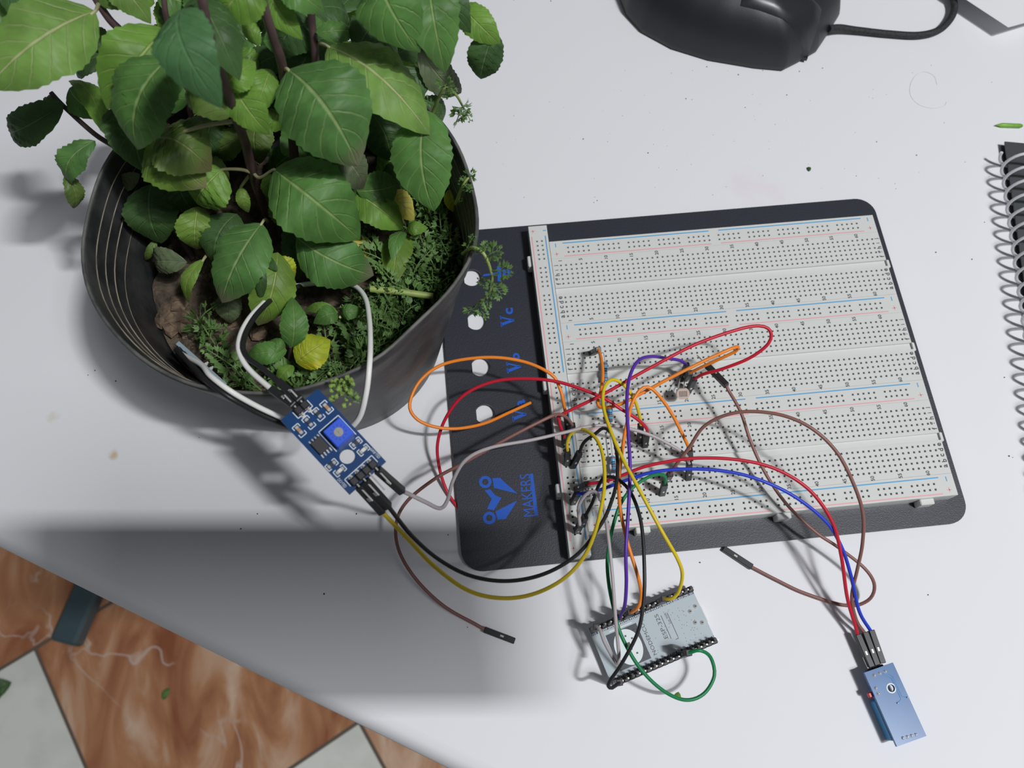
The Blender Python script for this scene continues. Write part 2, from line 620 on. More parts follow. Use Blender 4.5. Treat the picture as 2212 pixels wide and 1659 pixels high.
# outline follows a faintly bowed front edge with rounded corners
out = []
R0 = 60
for k in range(9):
    a = math.pi + math.pi / 2 * k / 8
    out.append((L0 + R0 + R0 * math.cos(a), R0 + R0 * math.sin(a)))
for k in range(1, 24):
    tt = k / 24
    out.append((L0 + R0 + (L1 - L0 - 2 * R0) * tt, -3.5 * math.sin(math.pi * tt) * 0))
for k in range(9):
    a = -math.pi / 2 + math.pi / 2 * k / 8
    out.append((L1 - R0 + R0 * math.cos(a), R0 + R0 * math.sin(a)))
out += [(L1, DP), (L0, DP)]


def tabpt(x, y, z):
    return E0 + d0 * x + n0 * y + Z_ * z


n = len(out)
rings = []
cx, cy = (L0 + L1) / 2, DP / 2
for off, z in prof:
    ring = []
    for i, (x, y) in enumerate(out):
        px, py = out[i - 1]
        qx, qy = out[(i + 1) % n]
        tx, ty = qx - px, qy - py
        l = math.hypot(tx, ty)
        nx, ny = ty / l, -tx / l
        ring.append(tabpt(x - nx * (off + 6.8), y - ny * (off + 6.8), z))
    rings.append(ring)
g.add([p for r in rings for p in r], [(a * n + i, a * n + (i + 1) % n, (a + 1) * n + (i + 1) % n, (a + 1) * n + i)
                                      for a in range(len(prof) - 1) for i in range(n)], 0, True)
g.add(rings[-1], [list(range(n))])
g.add(rings[0], [list(range(n))[::-1]])
g.build('tabletop', M['table'], tb)
for (lx, ly) in ((60, 60), (L1 - 80, 60), (60, DP - 80), (L1 - 80, DP - 80)):
    g = MB()
    c = tabpt(lx, ly, 0)
    g.cbox((c.x, c.y, (FZ - TH) / 2 + 6), d0 * 22, n0 * 22, Z_ * ((-FZ - TH) / 2 - 7), 3)
    g.build('leg', M['teal_metal'], tb)
# flat foot bar that shows on the floor under the edge
a, b = P(118, 1385, FZ + 25), P(188, 1225, FZ + 25)
ax = (b - a)
ax.z = 0
sd = V((-ax.y, ax.x, 0)).normalized()
g = MB()
mid = (a + b) / 2
mid.z = FZ + 13
g.cbox(mid + sd * -9, ax * 0.5, sd * 17, Z_ * 12.9, 4)
g.build('foot_bar', M['teal_metal'], tb)


# ------------------------------------------------------------------ pot
PC = V((-114, -20, 0))
RZ = 105.0
res_pts = []
for (x, y) in ((180, 560), (195, 450), (230, 350), (195, 640), (235, 700), (270, 742), (390, 820), (560, 848), (804, 780),
               (900, 692), (975, 620), (1025, 540), (1030, 480), (1015, 400), (990, 320)):
    q = P(x, y, RZ) - PC
    res_pts.append((math.atan2(q.y, q.x), math.hypot(q.x, q.y)))
res_pts.sort()


def rim_r(a):
    ww = sv = 1e-6
    sv *= 72
    for (b, r) in res_pts:
        dd = (a - b + math.pi) % (2 * math.pi) - math.pi
        k = math.exp(-(dd / 0.2) ** 2)
        ww += k
        sv += k * r
    k = 0.02
    return (sv + k * 72) / (ww + k)


NP = 96


def pot_r(a, z):
    f = z / RZ
    return 53.0 * (1 - f) + rim_r(a) * f


def pot_ring(z, off):
    return [PC + V((math.cos(a) * (pot_r(a, z) + off), math.sin(a) * (pot_r(a, z) + off), z))
            for a in (2 * math.pi * k / NP for k in range(NP))]


pot = thing('plant_pot', (PC.x, PC.y, 0), 'black plastic nursery pot holding the leafy mint', 'pot')
g = MB()
pr = [(0.0, -2), (0.6, 0)] + [(z, 0) for z in (12, 24, 36, 48, 60, 72, 84, 92)] + [(94, 0.9), (104, 1.1), (105, 0.5), (105, -0.5),
      (104, -0.8)] + [(z, -0.9) for z in (96, 88, 76, 64, 52, 40, 20, 3)]
vv = []
for z, off in pr:
    vv += pot_ring(z, off)
g.add(vv, [(i * NP + k, i * NP + (k + 1) % NP, (i + 1) * NP + (k + 1) % NP, (i + 1) * NP + k)
           for i in range(len(pr) - 1) for k in range(NP)], 0, True)
g.add(pot_ring(0.4, -2), [list(range(NP))[::-1]])
g.build('pot_wall', M['pot'], pot)
for z in (99.0, 93.5, 88.0, 81.5):
    g = MB()
    rg = pot_ring(z, -1.0)
    g.tube(rg + [rg[0]], 0.22 if z > 85 else 0.14, 6, caps=False)
    g.build('moulded_ridge', M['dust'], pot)
g = MB()
rg = pot_ring(104.9, 0.1)
g.tube(rg + [rg[0]], 0.7, 6, caps=False)
g.build('worn_rim', mat('worn_rim', (0.06, 0.06, 0.06), 0.6, var=0, vscale=90, col2=(0.14, 0.135, 0.125)), pot)
g = MB()
rng = random.Random(3)
ZS = 62.0


def soil_z(x, y):
    return ZS + 2.2 * math.sin(x * 0.16 + 1) * math.cos(y * 0.13) + 1.3 * math.sin(x * 0.41 + y * 0.33) - 0.0


g = MB()
NR = 34
sv_, sf = [], []
for i in range(NR + 1):
    for k in range(NP):
        a = 2 * math.pi * k / NP
        r = (pot_r(a, ZS) - 1.6) * i / NR
        x, y = PC.x + r * math.cos(a), PC.y + r * math.sin(a)
        jz = rng.uniform(-0.9, 0.9) if i < NR else 0
        sv_.append(V((x + rng.uniform(-.3, .3) * (i < NR), y + rng.uniform(-.3, .3) * (i < NR), soil_z(x, y) + jz)))
for i in range(NR):
    for k in range(NP):
        sf.append((i * NP + k, i * NP + (k + 1) % NP, (i + 1) * NP + (k + 1) % NP, (i + 1) * NP + k))
g.add(sv_, sf, 0, True)


def blob(mb, c, r, mt=0, sq=0.7, seed=0, seg=7):
    rr = random.Random(seed)
    vs, fs = [], []
    for i in range(5):
        th = math.pi * i / 4
        for k in range(seg):
            a = 2 * math.pi * k / seg
            q = r * rr.uniform(0.7, 1.15)
            vs.append(V(c) + V((math.sin(th) * math.cos(a) * q, math.sin(th) * math.sin(a) * q, math.cos(th) * q * sq)))
    for i in range(4):
        for k in range(seg):
            fs.append((i * seg + k, (i + 1) * seg + k, (i + 1) * seg + (k + 1) % seg, i * seg + (k + 1) % seg))
    mb.add(vs, fs, mt)


for i in range(420):
    a, r = rng.uniform(0, 6.283), 60 * math.sqrt(rng.random())
    x, y = PC.x + r * math.cos(a), PC.y + r * math.sin(a)
    blob(g, (x, y, soil_z(x, y) + 0.3), rng.uniform(0.6, 2.0), rng.choice((0, 0, 1)), 0.7, i, 5)
for i, (x, y, r) in enumerate(((375, 680, 6), (395, 700, 5), (372, 705, 5), (440, 712, 4.5), (485, 735, 4), (500, 700, 3.5),
                               (455, 765, 3), (545, 765, 3), (560, 720, 4), (705, 735, 3.5), (735, 700, 3), (800, 585, 4),
                               (830, 600, 4), (780, 560, 3), (470, 690, 4), (385, 655, 4.5), (350, 690, 4))):
    q = P(x, y, ZS + 1)
    blob(g, q, r, 1, 0.55, 900 + i, 8)
tag(g.build('soil', [M['soil'], M['clod']]), 'dry brown soil and clods filling the black pot', 'soil', kind='stuff')

# ------------------------------------------------------------------ mint plant


def zc(z):
    return 65 + (z - 70) * 0.75


def leaf_mesh(B, T, w, arch, fold, roll, curl, serr, seed, wav=1.0, ns=26, nt=8):
    rr = random.Random(seed)
    mid = (B + T) / 2
    ch = T - B
    L = ch.length
    t = ch.normalized()
    view = (CAM - mid).normalized()
    nh = (view * 0.65 + Z_ * 0.35)
    nh = (nh - t * nh.dot(t)).normalized()
    nh = Matrix.Rotation(math.radians(roll), 3, t) @ nh
    side = t.cross(nh).normalized()
    ph = rr.uniform(0, 6.28)
    vs, uv = [], []
    pk = (0.447 ** 0.72) * (0.553 ** 0.89)
    teeth = 11
    for i in range(ns + 1):
        s = i / ns
        pf = (max(s, 0) ** 0.72) * (max(1 - s, 0) ** 0.89) / pk * 1.05
        saw = 1 - ((s * teeth) % 1.0)
        c = B + ch * s + nh * (arch * 4 * s * (1 - s) - curl * s ** 3)
        c = c + side * (0.16 * L * math.sin(ph * 2.3) * s * (1 - s) * 2)
        for k in range(nt + 1):
            q = -1 + 2 * k / nt
            aq = abs(q)
            hw = w / 2 * pf * (1 + (serr * (saw - 0.5) if aq > 0.99 else 0))
            quilt = 0.05 * w * math.sin(6.283 * (s - aq * 0.26) * 6.5) * (aq * (1 - aq) * 4) * pf
            wave = 0.06 * wav * w * math.sin(s * 11 + ph + (2 if q > 0 else 0)) * aq * aq * pf
            droop = -0.2 * wav * w * aq ** 2.0 * pf * (0.6 + 0.8 * (0.5 + 0.5 * math.sin(ph * 3 + (0 if q > 0 else 2))))
            vs.append(c + side * (q * hw) + nh * (fold * hw * aq + quilt + wave + droop))
            uv.append((q * 0.5 + 0.5, s))
    fs = []
    for i in range(ns):
        for k in range(nt):
            a = i * (nt + 1) + k
            fs.append((a, a + 1, a + nt + 2, a + nt + 1))
    return vs, fs, uv


LS = [0]


def leaf(parent, b, t, wpx, m='leaf', arch=5, fold=0.22, roll=0, curl=4, serr=0.11, pet=None, wav=1.0, raw=False, name='leaf'):
    LS[0] += 1
    f = (lambda z: z) if raw else zc
    B, T = P(b[0], b[1], f(b[2])), P(t[0], t[1], f(t[2]))
    w = wpx * depth((B + T) / 2) / FPX
    g = MB()
    vs, fs, uv = leaf_mesh(B, T, w, arch, fold, roll, curl, serr, LS[0], wav)
    g.add(vs, fs, 0, True, uv)
    o = g.build(name, M[m], parent)
    if pet:
        ps = [P(q[0], q[1], f(q[2])) for q in pet] + [B, B + (T - B) * 0.08]
        g = MB()
        sp = spline(ps)
        g.tube(sp, [0.75 - 0.3 * i / len(sp) for i in range(len(sp))], 6)
        g.build('petiole', M['petiole'], o)
    return o


mint = thing('mint_plant', (-122, -5, ZS), 'tall bushy mint plant with serrated green leaves and purple stems', 'plant')


def stem(pts, r0, r1, m='stem', parent=mint, raw=False):
    f = (lambda z: z) if raw else zc
    sp = spline([P(x, y, f(z)) for x, y, z in pts])
    g = MB()
    k = len(sp)
    g.tube(sp, [r0 + (r1 - r0) * i / k for i in range(k)], 8)
    return g.build('stem', M[m], parent)


stem([(592, 520, 66), (583, 478, 82), (562, 425, 105), (545, 372, 130), (530, 310, 158), (511, 258, 182), (490, 190, 205),
      (462, 110, 226), (440, 20, 246), (430, -60, 258)], 2.0, 1.3)
stem([(640, 480, 66), (636, 340, 120), (612, 155, 190), (590, 80, 210), (568, 5, 228), (560, -60, 240)], 1.9, 1.4)
stem([(720, 470, 66), (690, 300, 110), (680, 110, 165), (674, 50, 178), (668, -40, 198)], 1.7, 1.3)
stem([(430, 520, 66), (372, 300, 105), (330, 190, 135), (275, 85, 165), (235, 40, 178), (196, -20, 190)], 1.7, 1.3)
stem([(420, 560, 66), (352, 455, 78), (322, 390, 96), (262, 328, 118), (205, 290, 130), (136, 228, 142), (110, 200, 146)], 1.4, 0.9)
stem([(850, 440, 66), (900, 300, 90), (910, 165, 130), (917, 100, 150), (925, 30, 170), (930, -40, 185)], 1.3, 1.0)
stem([(480, 530, 66), (470, 430, 84), (420, 280, 110), (385, 120, 150), (360, 40, 175), (350, -40, 190)], 1.3, 1.0)

# the crown, nearest the camera
leaf(mint, (396, 18, 250), (463, 214, 240), 128, 'blue', 8, 0.1, 8, 6)
leaf(mint, (428, -10, 232), (520, 158, 222), 104, 'dark', 6, 0.3, -18)  # shadow on this leaf is put into its dark colour
leaf(mint, (206, 24, 206), (-32, 186, 204), 158, 'under', 8, 0.12, 6, 2, pet=[(212, 10, 190)])
leaf(mint, (20, -70, 214), (64, 66, 210), 74, 'dark', 6, 0.2, 10)
leaf(mint, (-40, -30, 205), (20, 58, 204), 70, 'leaf', 4)
leaf(mint, (215, 10, 186), (330, -60, 190), 90, 'under', 6)
leaf(mint, (240, -30, 188), (318, 40, 182), 74, 'under', 6)
leaf(mint, (358, 64, 198), (226, 232, 186), 142, 'bright', 7, 0.2, -4, pet=[(372, 50, 172)])
leaf(mint, (372, 122, 204), (284, 322, 182), 150, 'leaf', 7, 0.25, 14)
leaf(mint, (500, 250, 190), (388, 184, 192), 84, 'olive', 5, 0.2, -12)
leaf(mint, (498, 170, 196), (576, 288, 184), 82, 'bright', 4, 0.35, 10)
leaf(mint, (486, 190, 200), (545, 130, 206), 70, 'bright', 4, 0.3)
leaf(mint, (338, 300, 166), (452, 360, 160), 140, 'olive', 7, 0.2, -6, pet=[(505, 262, 180), (440, 272, 178), (380, 290, 170)])
leaf(mint, (330, 290, 160), (438, 398, 152), 130, 'bright_tip', 6, 0.2, 5)
leaf(mint, (268, 225, 160), (312, 360, 150), 110, 'dark', 5, 0.2, -20)
leaf(mint, (560, 100, 196), (532, 22, 206), 34, 'bright', 2)
leaf(mint, (585, 150, 186), (556, 250, 180), 60, 'bright', 4, 0.2, -20)
leaf(mint, (583, -30, 212), (642, 76, 206), 66, 'bright', 4, 0.3, 15)
leaf(mint, (560, -40, 232), (470, 40, 228), 110, 'bright', 6)
leaf(mint, (600, -40, 222), (700, 20, 214), 70, 'leaf', 4)
leaf(mint, (672, 20, 182), (764, 30, 170), 76, 'dark', 4, 0.2, -20)  # dark leaves near here carry crown shadow in their colour
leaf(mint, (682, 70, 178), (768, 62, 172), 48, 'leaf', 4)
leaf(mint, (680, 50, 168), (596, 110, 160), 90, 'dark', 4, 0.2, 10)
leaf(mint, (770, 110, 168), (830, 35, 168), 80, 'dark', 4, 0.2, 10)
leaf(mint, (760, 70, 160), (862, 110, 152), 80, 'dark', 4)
# the four big leaves of the right half
leaf(mint, (622, 150, 196), (768, 352, 176), 196, 'brown_tip', 8, 0.16, 6, 8, pet=[(612, 150, 190)])
leaf(mint, (708, 100, 178), (930, 276, 166), 146, 'under', 8, 0.2, -14, 5, pet=[(686, 92, 168)])
leaf(mint, (822, -70, 216), (894, 92, 206), 142, 'leaf', 6, 0.15, 8, 8)
leaf(mint, (925, -70, 212), (968, 150, 190), 112, 'leaf', 6, 0.35, -10, 6)
leaf(mint, (960, -60, 190), (1010, 62, 182), 80, 'dark', 5, 0.2, 12)
leaf(mint, (996, 12, 178), (1076, 92, 172), 66, 'bright', 3, 0.3, 10)
leaf(mint, (1068, 66, 172), (1040, 178, 150), 74, 'dark', 3, 0.3, -15, 3)
leaf(mint, (905, 105, 150), (1004, 208, 122), 66, 'grey', 4, 0.25, 10)
leaf(mint, (922, 238, 160), (936, 456, 136), 126, 'leaf', 5, 0.12, 3, 4)
leaf(mint, (915, 150, 140), (838, 262, 120), 90, 'dark', 4, 0.2, -10)
leaf(mint, (800, 240, 130), (846, 350, 110), 90, 'dark', 4)
leaf(mint, (706, 320, 150), (792, 406, 134), 88, 'grey', 5, 0.2, -8)
leaf(mint, (690, 300, 130), (775, 440, 112), 110, 'dark', 4)
leaf(mint, (592, 366, 146), (776, 512, 128), 164, 'leaf', 12, 0.12, 4, 8, pet=[(547, 374, 130), (562, 384, 134)])
leaf(mint, (480, 366, 138), (417, 446, 124), 108, 'bright', 4, 0.15, -6, 4, pet=[(545, 374, 130), (520, 366, 138)])
leaf(mint, (583, 376, 124), (592, 436, 114), 50, 'bright', 3)
leaf(mint, (606, 416, 112), (636, 498, 100), 72, 'olive', 4, 0.3)
leaf(mint, (520, 404, 112), (536, 460, 104), 28, 'bright_tip', 2, pet=[(540, 378, 126)])
leaf(mint, (566, 482, 132), (470, 652, 118), 118, 'brown_tip', 7, 0.18, 8, 5, pet=[(578, 478, 92), (572, 474, 124)])
leaf(mint, (600, 545, 116), (556, 708, 98), 92, 'bright_tip', 6, 0.22, -8, 6)
leaf(mint, (588, 560, 112), (634, 606, 104), 66, 'lime', 3, 0.3, 12)
leaf(mint, (552, 560, 122), (562, 648, 114), 26, 'dark', 3)
leaf(mint, (600, 585, 118), (558, 560, 114), 22, 'dark', 2)
leaf(mint, (640, 512, 118), (808, 594, 104), 118, 'brown_tip', 7, 0.14, 6, 6)
leaf(mint, (690, 470, 104), (640, 600, 92), 96, 'dark', 4)
leaf(mint, (640, 450, 108), (660, 560, 96), 80, 'dark', 4, 0.2, -18)
leaf(mint, (512, 462, 108), (462, 576, 96), 92, 'dark', 5, 0.2, 8)
leaf(mint, (428, 446, 112), (424, 544, 98), 76, 'bright_tip', 6, 0.25, -6, 6)
leaf(mint, (326, 398, 112), (344, 528, 94), 104, 'dark', 6, 0.1, 4, 5)
leaf(mint, (380, 380, 112), (420, 460, 100), 80, 'dark', 4)
leaf(mint, (404, 566, 92), (326, 570, 82), 56, 'grey', 5, 0.3, -20)
leaf(mint, (440, 560, 96), (398, 656, 84), 32, 'bright_tip', 4, 0.4, 14, pet=[(455, 540, 90)])
leaf(mint, (504, 630, 90), (494, 700, 82), 54, 'grey', 3, 0.15)
leaf(mint, (302, 376, 112), (256, 412, 104), 34, 'grey', 3)
leaf(mint, (338, 516, 88), (306, 564, 82), 18, 'olive', 2)
leaf(mint, (770, 412, 116), (866, 394, 110), 74, 'leaf', 4, 0.3, 14)
leaf(mint, (764, 412, 112), (874, 488, 102), 84, 'bright', 5, 0.15, -10, 4)
leaf(mint, (840, 350, 100), (880, 430, 92), 60, 'dark', 3)
leaf(mint, (968, 410, 92), (988, 460, 86), 30, 'lime', 2)
# left side
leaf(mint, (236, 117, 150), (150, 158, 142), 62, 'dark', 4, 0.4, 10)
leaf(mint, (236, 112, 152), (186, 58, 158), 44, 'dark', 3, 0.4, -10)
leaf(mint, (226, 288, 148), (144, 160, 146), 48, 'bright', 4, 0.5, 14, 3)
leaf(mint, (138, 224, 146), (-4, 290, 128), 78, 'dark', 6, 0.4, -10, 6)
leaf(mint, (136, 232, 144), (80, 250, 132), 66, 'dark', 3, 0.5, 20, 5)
leaf(mint, (206, 304, 138), (140, 402, 122), 56, 'brown_tip', 5, 0.6, 16, 3, 0.22, wav=2.0)
leaf(mint, (143, 376, 124), (163, 456, 108), 38, 'olive', 3, 0.6, -14, 3, 0.22, wav=2.0)
leaf(mint, (150, 190, 146), (215, 250, 140), 60, 'leaf', 3, 0.3, 10)
# inner shade leaves that close the crown
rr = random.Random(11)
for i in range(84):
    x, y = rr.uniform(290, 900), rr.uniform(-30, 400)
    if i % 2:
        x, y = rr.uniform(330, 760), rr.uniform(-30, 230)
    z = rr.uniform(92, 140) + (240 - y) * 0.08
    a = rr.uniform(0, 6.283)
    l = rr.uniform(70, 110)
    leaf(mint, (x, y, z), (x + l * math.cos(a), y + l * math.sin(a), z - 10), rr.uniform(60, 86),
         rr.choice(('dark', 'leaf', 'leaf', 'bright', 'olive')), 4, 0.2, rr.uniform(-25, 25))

# seedlings and fallen leaves on the soil
sd1 = thing('mint_seedling', P(626, 772, ZS), 'small mint seedling with three upright leaves in front of the pot', 'seedling')
stem([(628, 790, 62), (626, 768, 78), (628, 748, 88)], 0.8, 0.6, 'stem', sd1, True)
leaf(sd1, (630, 750, 88), (631, 644, 98), 58, 'leaf', 4, 0.2, 6, raw=True)
leaf(sd1, (620, 757, 87), (527, 766, 88), 48, 'leaf', 4, 0.2, raw=True)
leaf(sd1, (617, 752, 87), (579, 738, 90), 32, 'leaf', 3, raw=True)
leaf(sd1, (634, 790, 80), (600, 830, 80), 30, 'bright', 3, raw=True)
sd2 = thing('mint_seedling', P(740, 690, ZS), 'small round-leaved mint seedling inside the white cable loop', 'seedling')
stem([(740, 700, 62), (735, 685, 82)], 0.7, 0.5, 'gstem', sd2, True)
leaf(sd2, (730, 680, 83), (682, 693, 86), 42, 'leaf', 3, raw=True)
leaf(sd2, (738, 676, 83), (778, 668, 86), 34, 'leaf', 3, raw=True)
leaf(sd2, (730, 676, 82), (655, 668, 84), 24, 'bright', 3, raw=True)
sd3 = thing('mint_seedling', P(874, 505, ZS + 2), 'young bright mint shoot right of the yellow leaves', 'seedling')
stem([(880, 520, 62), (876, 500, 78)], 0.8, 0.5, 'gstem', sd3, True)
leaf(sd3, (873, 500, 84), (851, 548, 90), 32, 'leaf', 2, raw=True)
leaf(sd3, (879, 496, 84), (918, 489, 86), 30, 'bright', 2, raw=True)
leaf(sd3, (872, 504, 76), (851, 606, 78), 64, 'bright_tip', 4, 0.15, raw=True)
tag(leaf(None, (640, 784, 84), (708, 734, 88), 78, 'lime', 3, 0.1, raw=True, name='fallen_leaf'),
    'round yellow-green leaf lying low at the front of the pot', 'leaf')
tag(leaf(None, (830, 424, 82), (892, 470, 80), 56, 'yellow', 3, 0.25, raw=True, name='fallen_leaf'),
    'larger pale yellow leaf under the bright green leaf', 'leaf')
tag(leaf(None, (750, 520, 74), (806, 552, 72), 40, 'yellow', 3, 0.3, raw=True, name='fallen_leaf'),
    'small pale yellow leaf at the middle of the pot', 'leaf')
tag(leaf(None, (664, 400, 84), (682, 462, 82), 40, 'yellow', 3, 0.3, raw=True, name='fallen_leaf'),
    'yellow withered leaf half hidden beneath the broad mint leaf', 'leaf')
g = MB()
g.tube(spline([P(800, 624, 80), P(860, 630, 79), P(935, 640, 76)]), [1.7, 1.5, 1.3] * 1 if False else 1.4, 8)
tag(g.build('cut_stem', M['gstem']), 'pale green cut stem lying across the weeds in the pot', 'stem')


# ------------------------------------------------------------------ feathery weeds
def leaflet(mb, p, d, n, l, w):
    s = d.cross(n).normalized()
    mb.add([p, p + d * l * 0.5 + s * w, p + d * l + n * 0.1 * l, p + d * l * 0.5 - s * w], [(0, 1, 2, 3)])


def feather(mb, pts, size, rr, r=0.5, mt_stem=0):
    sp = spline(pts, 2.3)
    k = len(sp)
    mb.tube(sp, [r * (1 - 0.6 * i / k) for i in range(k)], 5, mt_stem)
    for i in range(1, k, 1):
        t = (sp[i] - sp[i - 1]).normalized()
        n = (Z_ + V((rr.uniform(-.6, .6), rr.uniform(-.6, .6), 0)))
        s = t.cross(n).normalized()
        n = s.cross(t)
        f = size * (0.5 + 0.8 * math.sin(math.pi * min(1, 0.15 + i / k)))
        for sg in (-1, 1):
            d = (s * sg + t * 0.7 + n * rr.uniform(-.3, .5)).normalized()
            mb.tube([sp[i], sp[i] + d * f * 0.6], 0.14, 3, caps=False)
            for q in (-0.8, 0, 0.8):
                dd = (d + t * q * 0.8 + n * rr.uniform(-.3, .3)).normalized()
                leaflet(mb, sp[i] + d * f * 0.45, dd, n, f * 0.8, f * 0.19)


rr = random.Random(5)
g = MB()
zones = [(930, 500, 36, 8), (985, 560, 24, 8), (965, 610, 36, 9), (905, 655, 40, 7), (850, 640, 26, 3), (850, 710, 34, 6),
         (790, 740, 30, 4), (770, 790, 30, 6), (710, 825, 34, 6), (640, 850, 34, 4), (870, 600, 20, 3), (770, 655, 24, 3),
         (575, 850, 18, 2), (470, 765, 16, 2), (440, 735, 14, 2), (930, 560, 26, 5), (890, 700, 28, 5), (815, 770, 26, 5), (960, 450, 16, 3)]
for (x, y, sp_, cnt) in zones:
    for i in range(cnt):
        a = P(x + rr.uniform(-sp_, sp_), y + rr.uniform(-sp_, sp_) * 0.8, ZS + 2)
        q = a - PC
        lim = pot_r(math.atan2(q.y, q.x), ZS) - 6
        rad = math.hypot(q.x, q.y)
        if rad > lim:
            a.x, a.y = PC.x + q.x * lim / rad, PC.y + q.y * lim / rad
        an = rr.uniform(0, 6.283)
        ln = rr.uniform(9, 20)
        b = a + V((math.cos(an) * ln * 0.45, math.sin(an) * ln * 0.45, rr.uniform(5, 15)))
        c = b + V((math.cos(an) * ln * 0.6, math.sin(an) * ln * 0.6, rr.uniform(-2, 5)))
        for qq in (b, c):
            q = qq - PC
            lim = pot_r(math.atan2(q.y, q.x), min(qq.z, RZ)) - 4.5
            rad = math.hypot(q.x, q.y)
            if rad > lim:
                qq.x, qq.y = PC.x + q.x * lim / rad, PC.y + q.y * lim / rad
        feather(g, [a, b, c], rr.uniform(3.0, 5.4), rr)
tag(g.build('ground_weeds', M['weed']), 'low feathery green weeds covering the soil on the right side of the pot', 'weeds', kind='stuff')


def sprig(pts, size, label, seed, extra=()):
    rr = random.Random(seed)
    g = MB()
    w3 = [P(x, y, z) for x, y, z in pts]
    sp = spline(w3)
    k = len(sp)
    g.tube(sp, [0.8 - 0.4 * i / k for i in range(k)], 6)
    o = thing('weed_sprig', w3[0], label, 'weed')
    g.build('stem', M['gstem'], o)
    g = MB()
    for i in range(2, k, 3):
        t = (sp[min(i + 1, k - 1)] - sp[i - 1]).normalized()
        a = rr.uniform(0, 6.28)
        d = (V((math.cos(a), math.sin(a), rr.uniform(-.2, .5))) + t * 0.7).normalized()
        l = size * rr.uniform(1.3, 2.6)
        feather(g, [sp[i], sp[i] + d * l * 0.5 + Z_ * 0.6, sp[i] + d * l], size * 0.55, rr, 0.25)
    for (x, y, z) in extra:
        e = P(x, y, z)
        st = min(sp, key=lambda q: (q - e).length)
        feather(g, [st, (st + e) / 2 + Z_ * 1.0, e], size * 0.9, rr, 0.3)
    g.build('foliage', M['weed'], o)
    return o


sprig([(1000, 548, 98), (1020, 535, 110), (1045, 548, 112), (1060, 585, 106), (1062, 620, 98), (1045, 645, 92), (1022, 665, 88)],
      3.2, 'feathery weed sprig hanging over the pot rim onto the printed plate', 21,
      [(1078, 542, 114), (1100, 590, 108), (1082, 635, 98), (1018, 670, 88)])
sprig([(915, 300, 110), (940, 230, 128), (962, 190, 138), (985, 205, 134), (1000, 230, 126)], 2.8,
      'thin weed sprig beside the top right mint leaves', 22, [(1002, 240, 126), (985, 268, 120), (960, 185, 138)])
sprig([(985, 440, 90), (1000, 400, 108), (1012, 384, 110)], 2.4, 'tiny weed tip poking past the right pot rim', 23,
      [(1020, 380, 110), (1016, 402, 106)])
o = sprig([(720, 800, 70), (735, 820, 100), (745, 838, 108), (752, 855, 106)], 2.6,
          'weed with small round green buds at the front rim above the blue board', 24)
g = MB()
rr = random.Random(8)
for i in range(46):
    q = P(rr.gauss(738, 15), rr.gauss(835, 16), rr.uniform(104, 112))
    blob(g, q, rr.uniform(0.6, 1.2), 0, 1.0, i, 6)
b_ = g.build('buds', M['bud'], o)
b_['kind'] = 'stuff'

# ------------------------------------------------------------------ breadboard
PER, PT = 45.32, 2.54
ZB, ZP = 11.5, 3.0
bb = thing('breadboard', (54, -57, 0), 'large solderless breadboard of three ivory strips on a black metal plate', 'breadboard')


def rrect(x0, x1, y0, y1, r, n=8):
    o = []
    for cx, cy, a0 in ((x1 - r, y1 - r, 0), (x0 + r, y1 - r, 90), (x0 + r, y0 + r, 180), (x1 - r, y0 + r, 270)):
        for k in range(n + 1):
            a = math.radians(a0 + 90 * k / n)
            o.append((cx + r * math.cos(a), cy + r * math.sin(a)))
    return o


def dhole(cx, cy, r, flat):
    o = []
    for k in range(37):
        a = math.radians(180 + 33 + (360 - 66) * k / 36)
        o.append((cx + r * math.cos(a), cy + r * math.sin(a)))
    return o


g = MB()
g.plate(rrect(-60.2, 168.6, -143.0, 29.6, 9.5), [dhole(-44.0, y, 4.8, 0) for y in (2.2, -22.1, -46.6, -70.6)],
        V((0, 0, 0)), X_, Y_, Z_, ZP - 1.4, ZP)
plate = g.build('base_plate', M['plate'], bb)
for x, y in ((-50, 19), (158, 19), (158, -133), (-50, -133)):
    g = MB()
    g.cyl((x, y, 0.02), Z_, 5, ZP - 1.45, 16)
    g.build('rubber_foot', M['rubber'], plate)
zi = ZP + 0.06
GU, GL = Y_, -X_           # reading direction and glyph-up of the print on plate and strips
g = MB()


def Q(x, y):
    q = P(x, y, zi)
    return q


def flat(mb, pts, mt=0):
    mb.add(pts, [list(range(len(pts)))], mt)


def V_glyph(mb, c, h, wd):
    # serif capital V, glyph-up along -x
    def G(x, y):
        return c + GU * (x * wd) + GL * (y * h)
    flat(mb, [G(-.42, .45), G(-.16, .45), G(.06, -.22), G(.0, -.5), G(-.08, -.5)])
    flat(mb, [G(.30, .45), G(.42, .45), G(.06, -.5), G(-.02, -.5), G(.0, -.3)])
    flat(mb, [G(-.5, .5), G(-.06, .5), G(-.06, .42), G(-.5, .42)])
    flat(mb, [G(.18, .5), G(.5, .5), G(.5, .42), G(.18, .42)])


for (vx, vy, cx, cy, ch, hh) in ((1096, 693, 1100.5, 672, 'c', 3.6), (1110, 793, 1112, 770, 'b', 4.6), (1122, 896, 1126, 871, 'a', 3.8)):
    g = MB()
    V_glyph(g, Q(vx, vy), 6.8, 6.0)
    g.build('printed_letter', M['blue_ink'], plate)
    g = MB()
    put_text(g, ch, Q(cx, cy), GU, GL, hh, 3.6, 0.03)
    g.build('printed_letter', M['blue_ink'], plate)
g = MB()
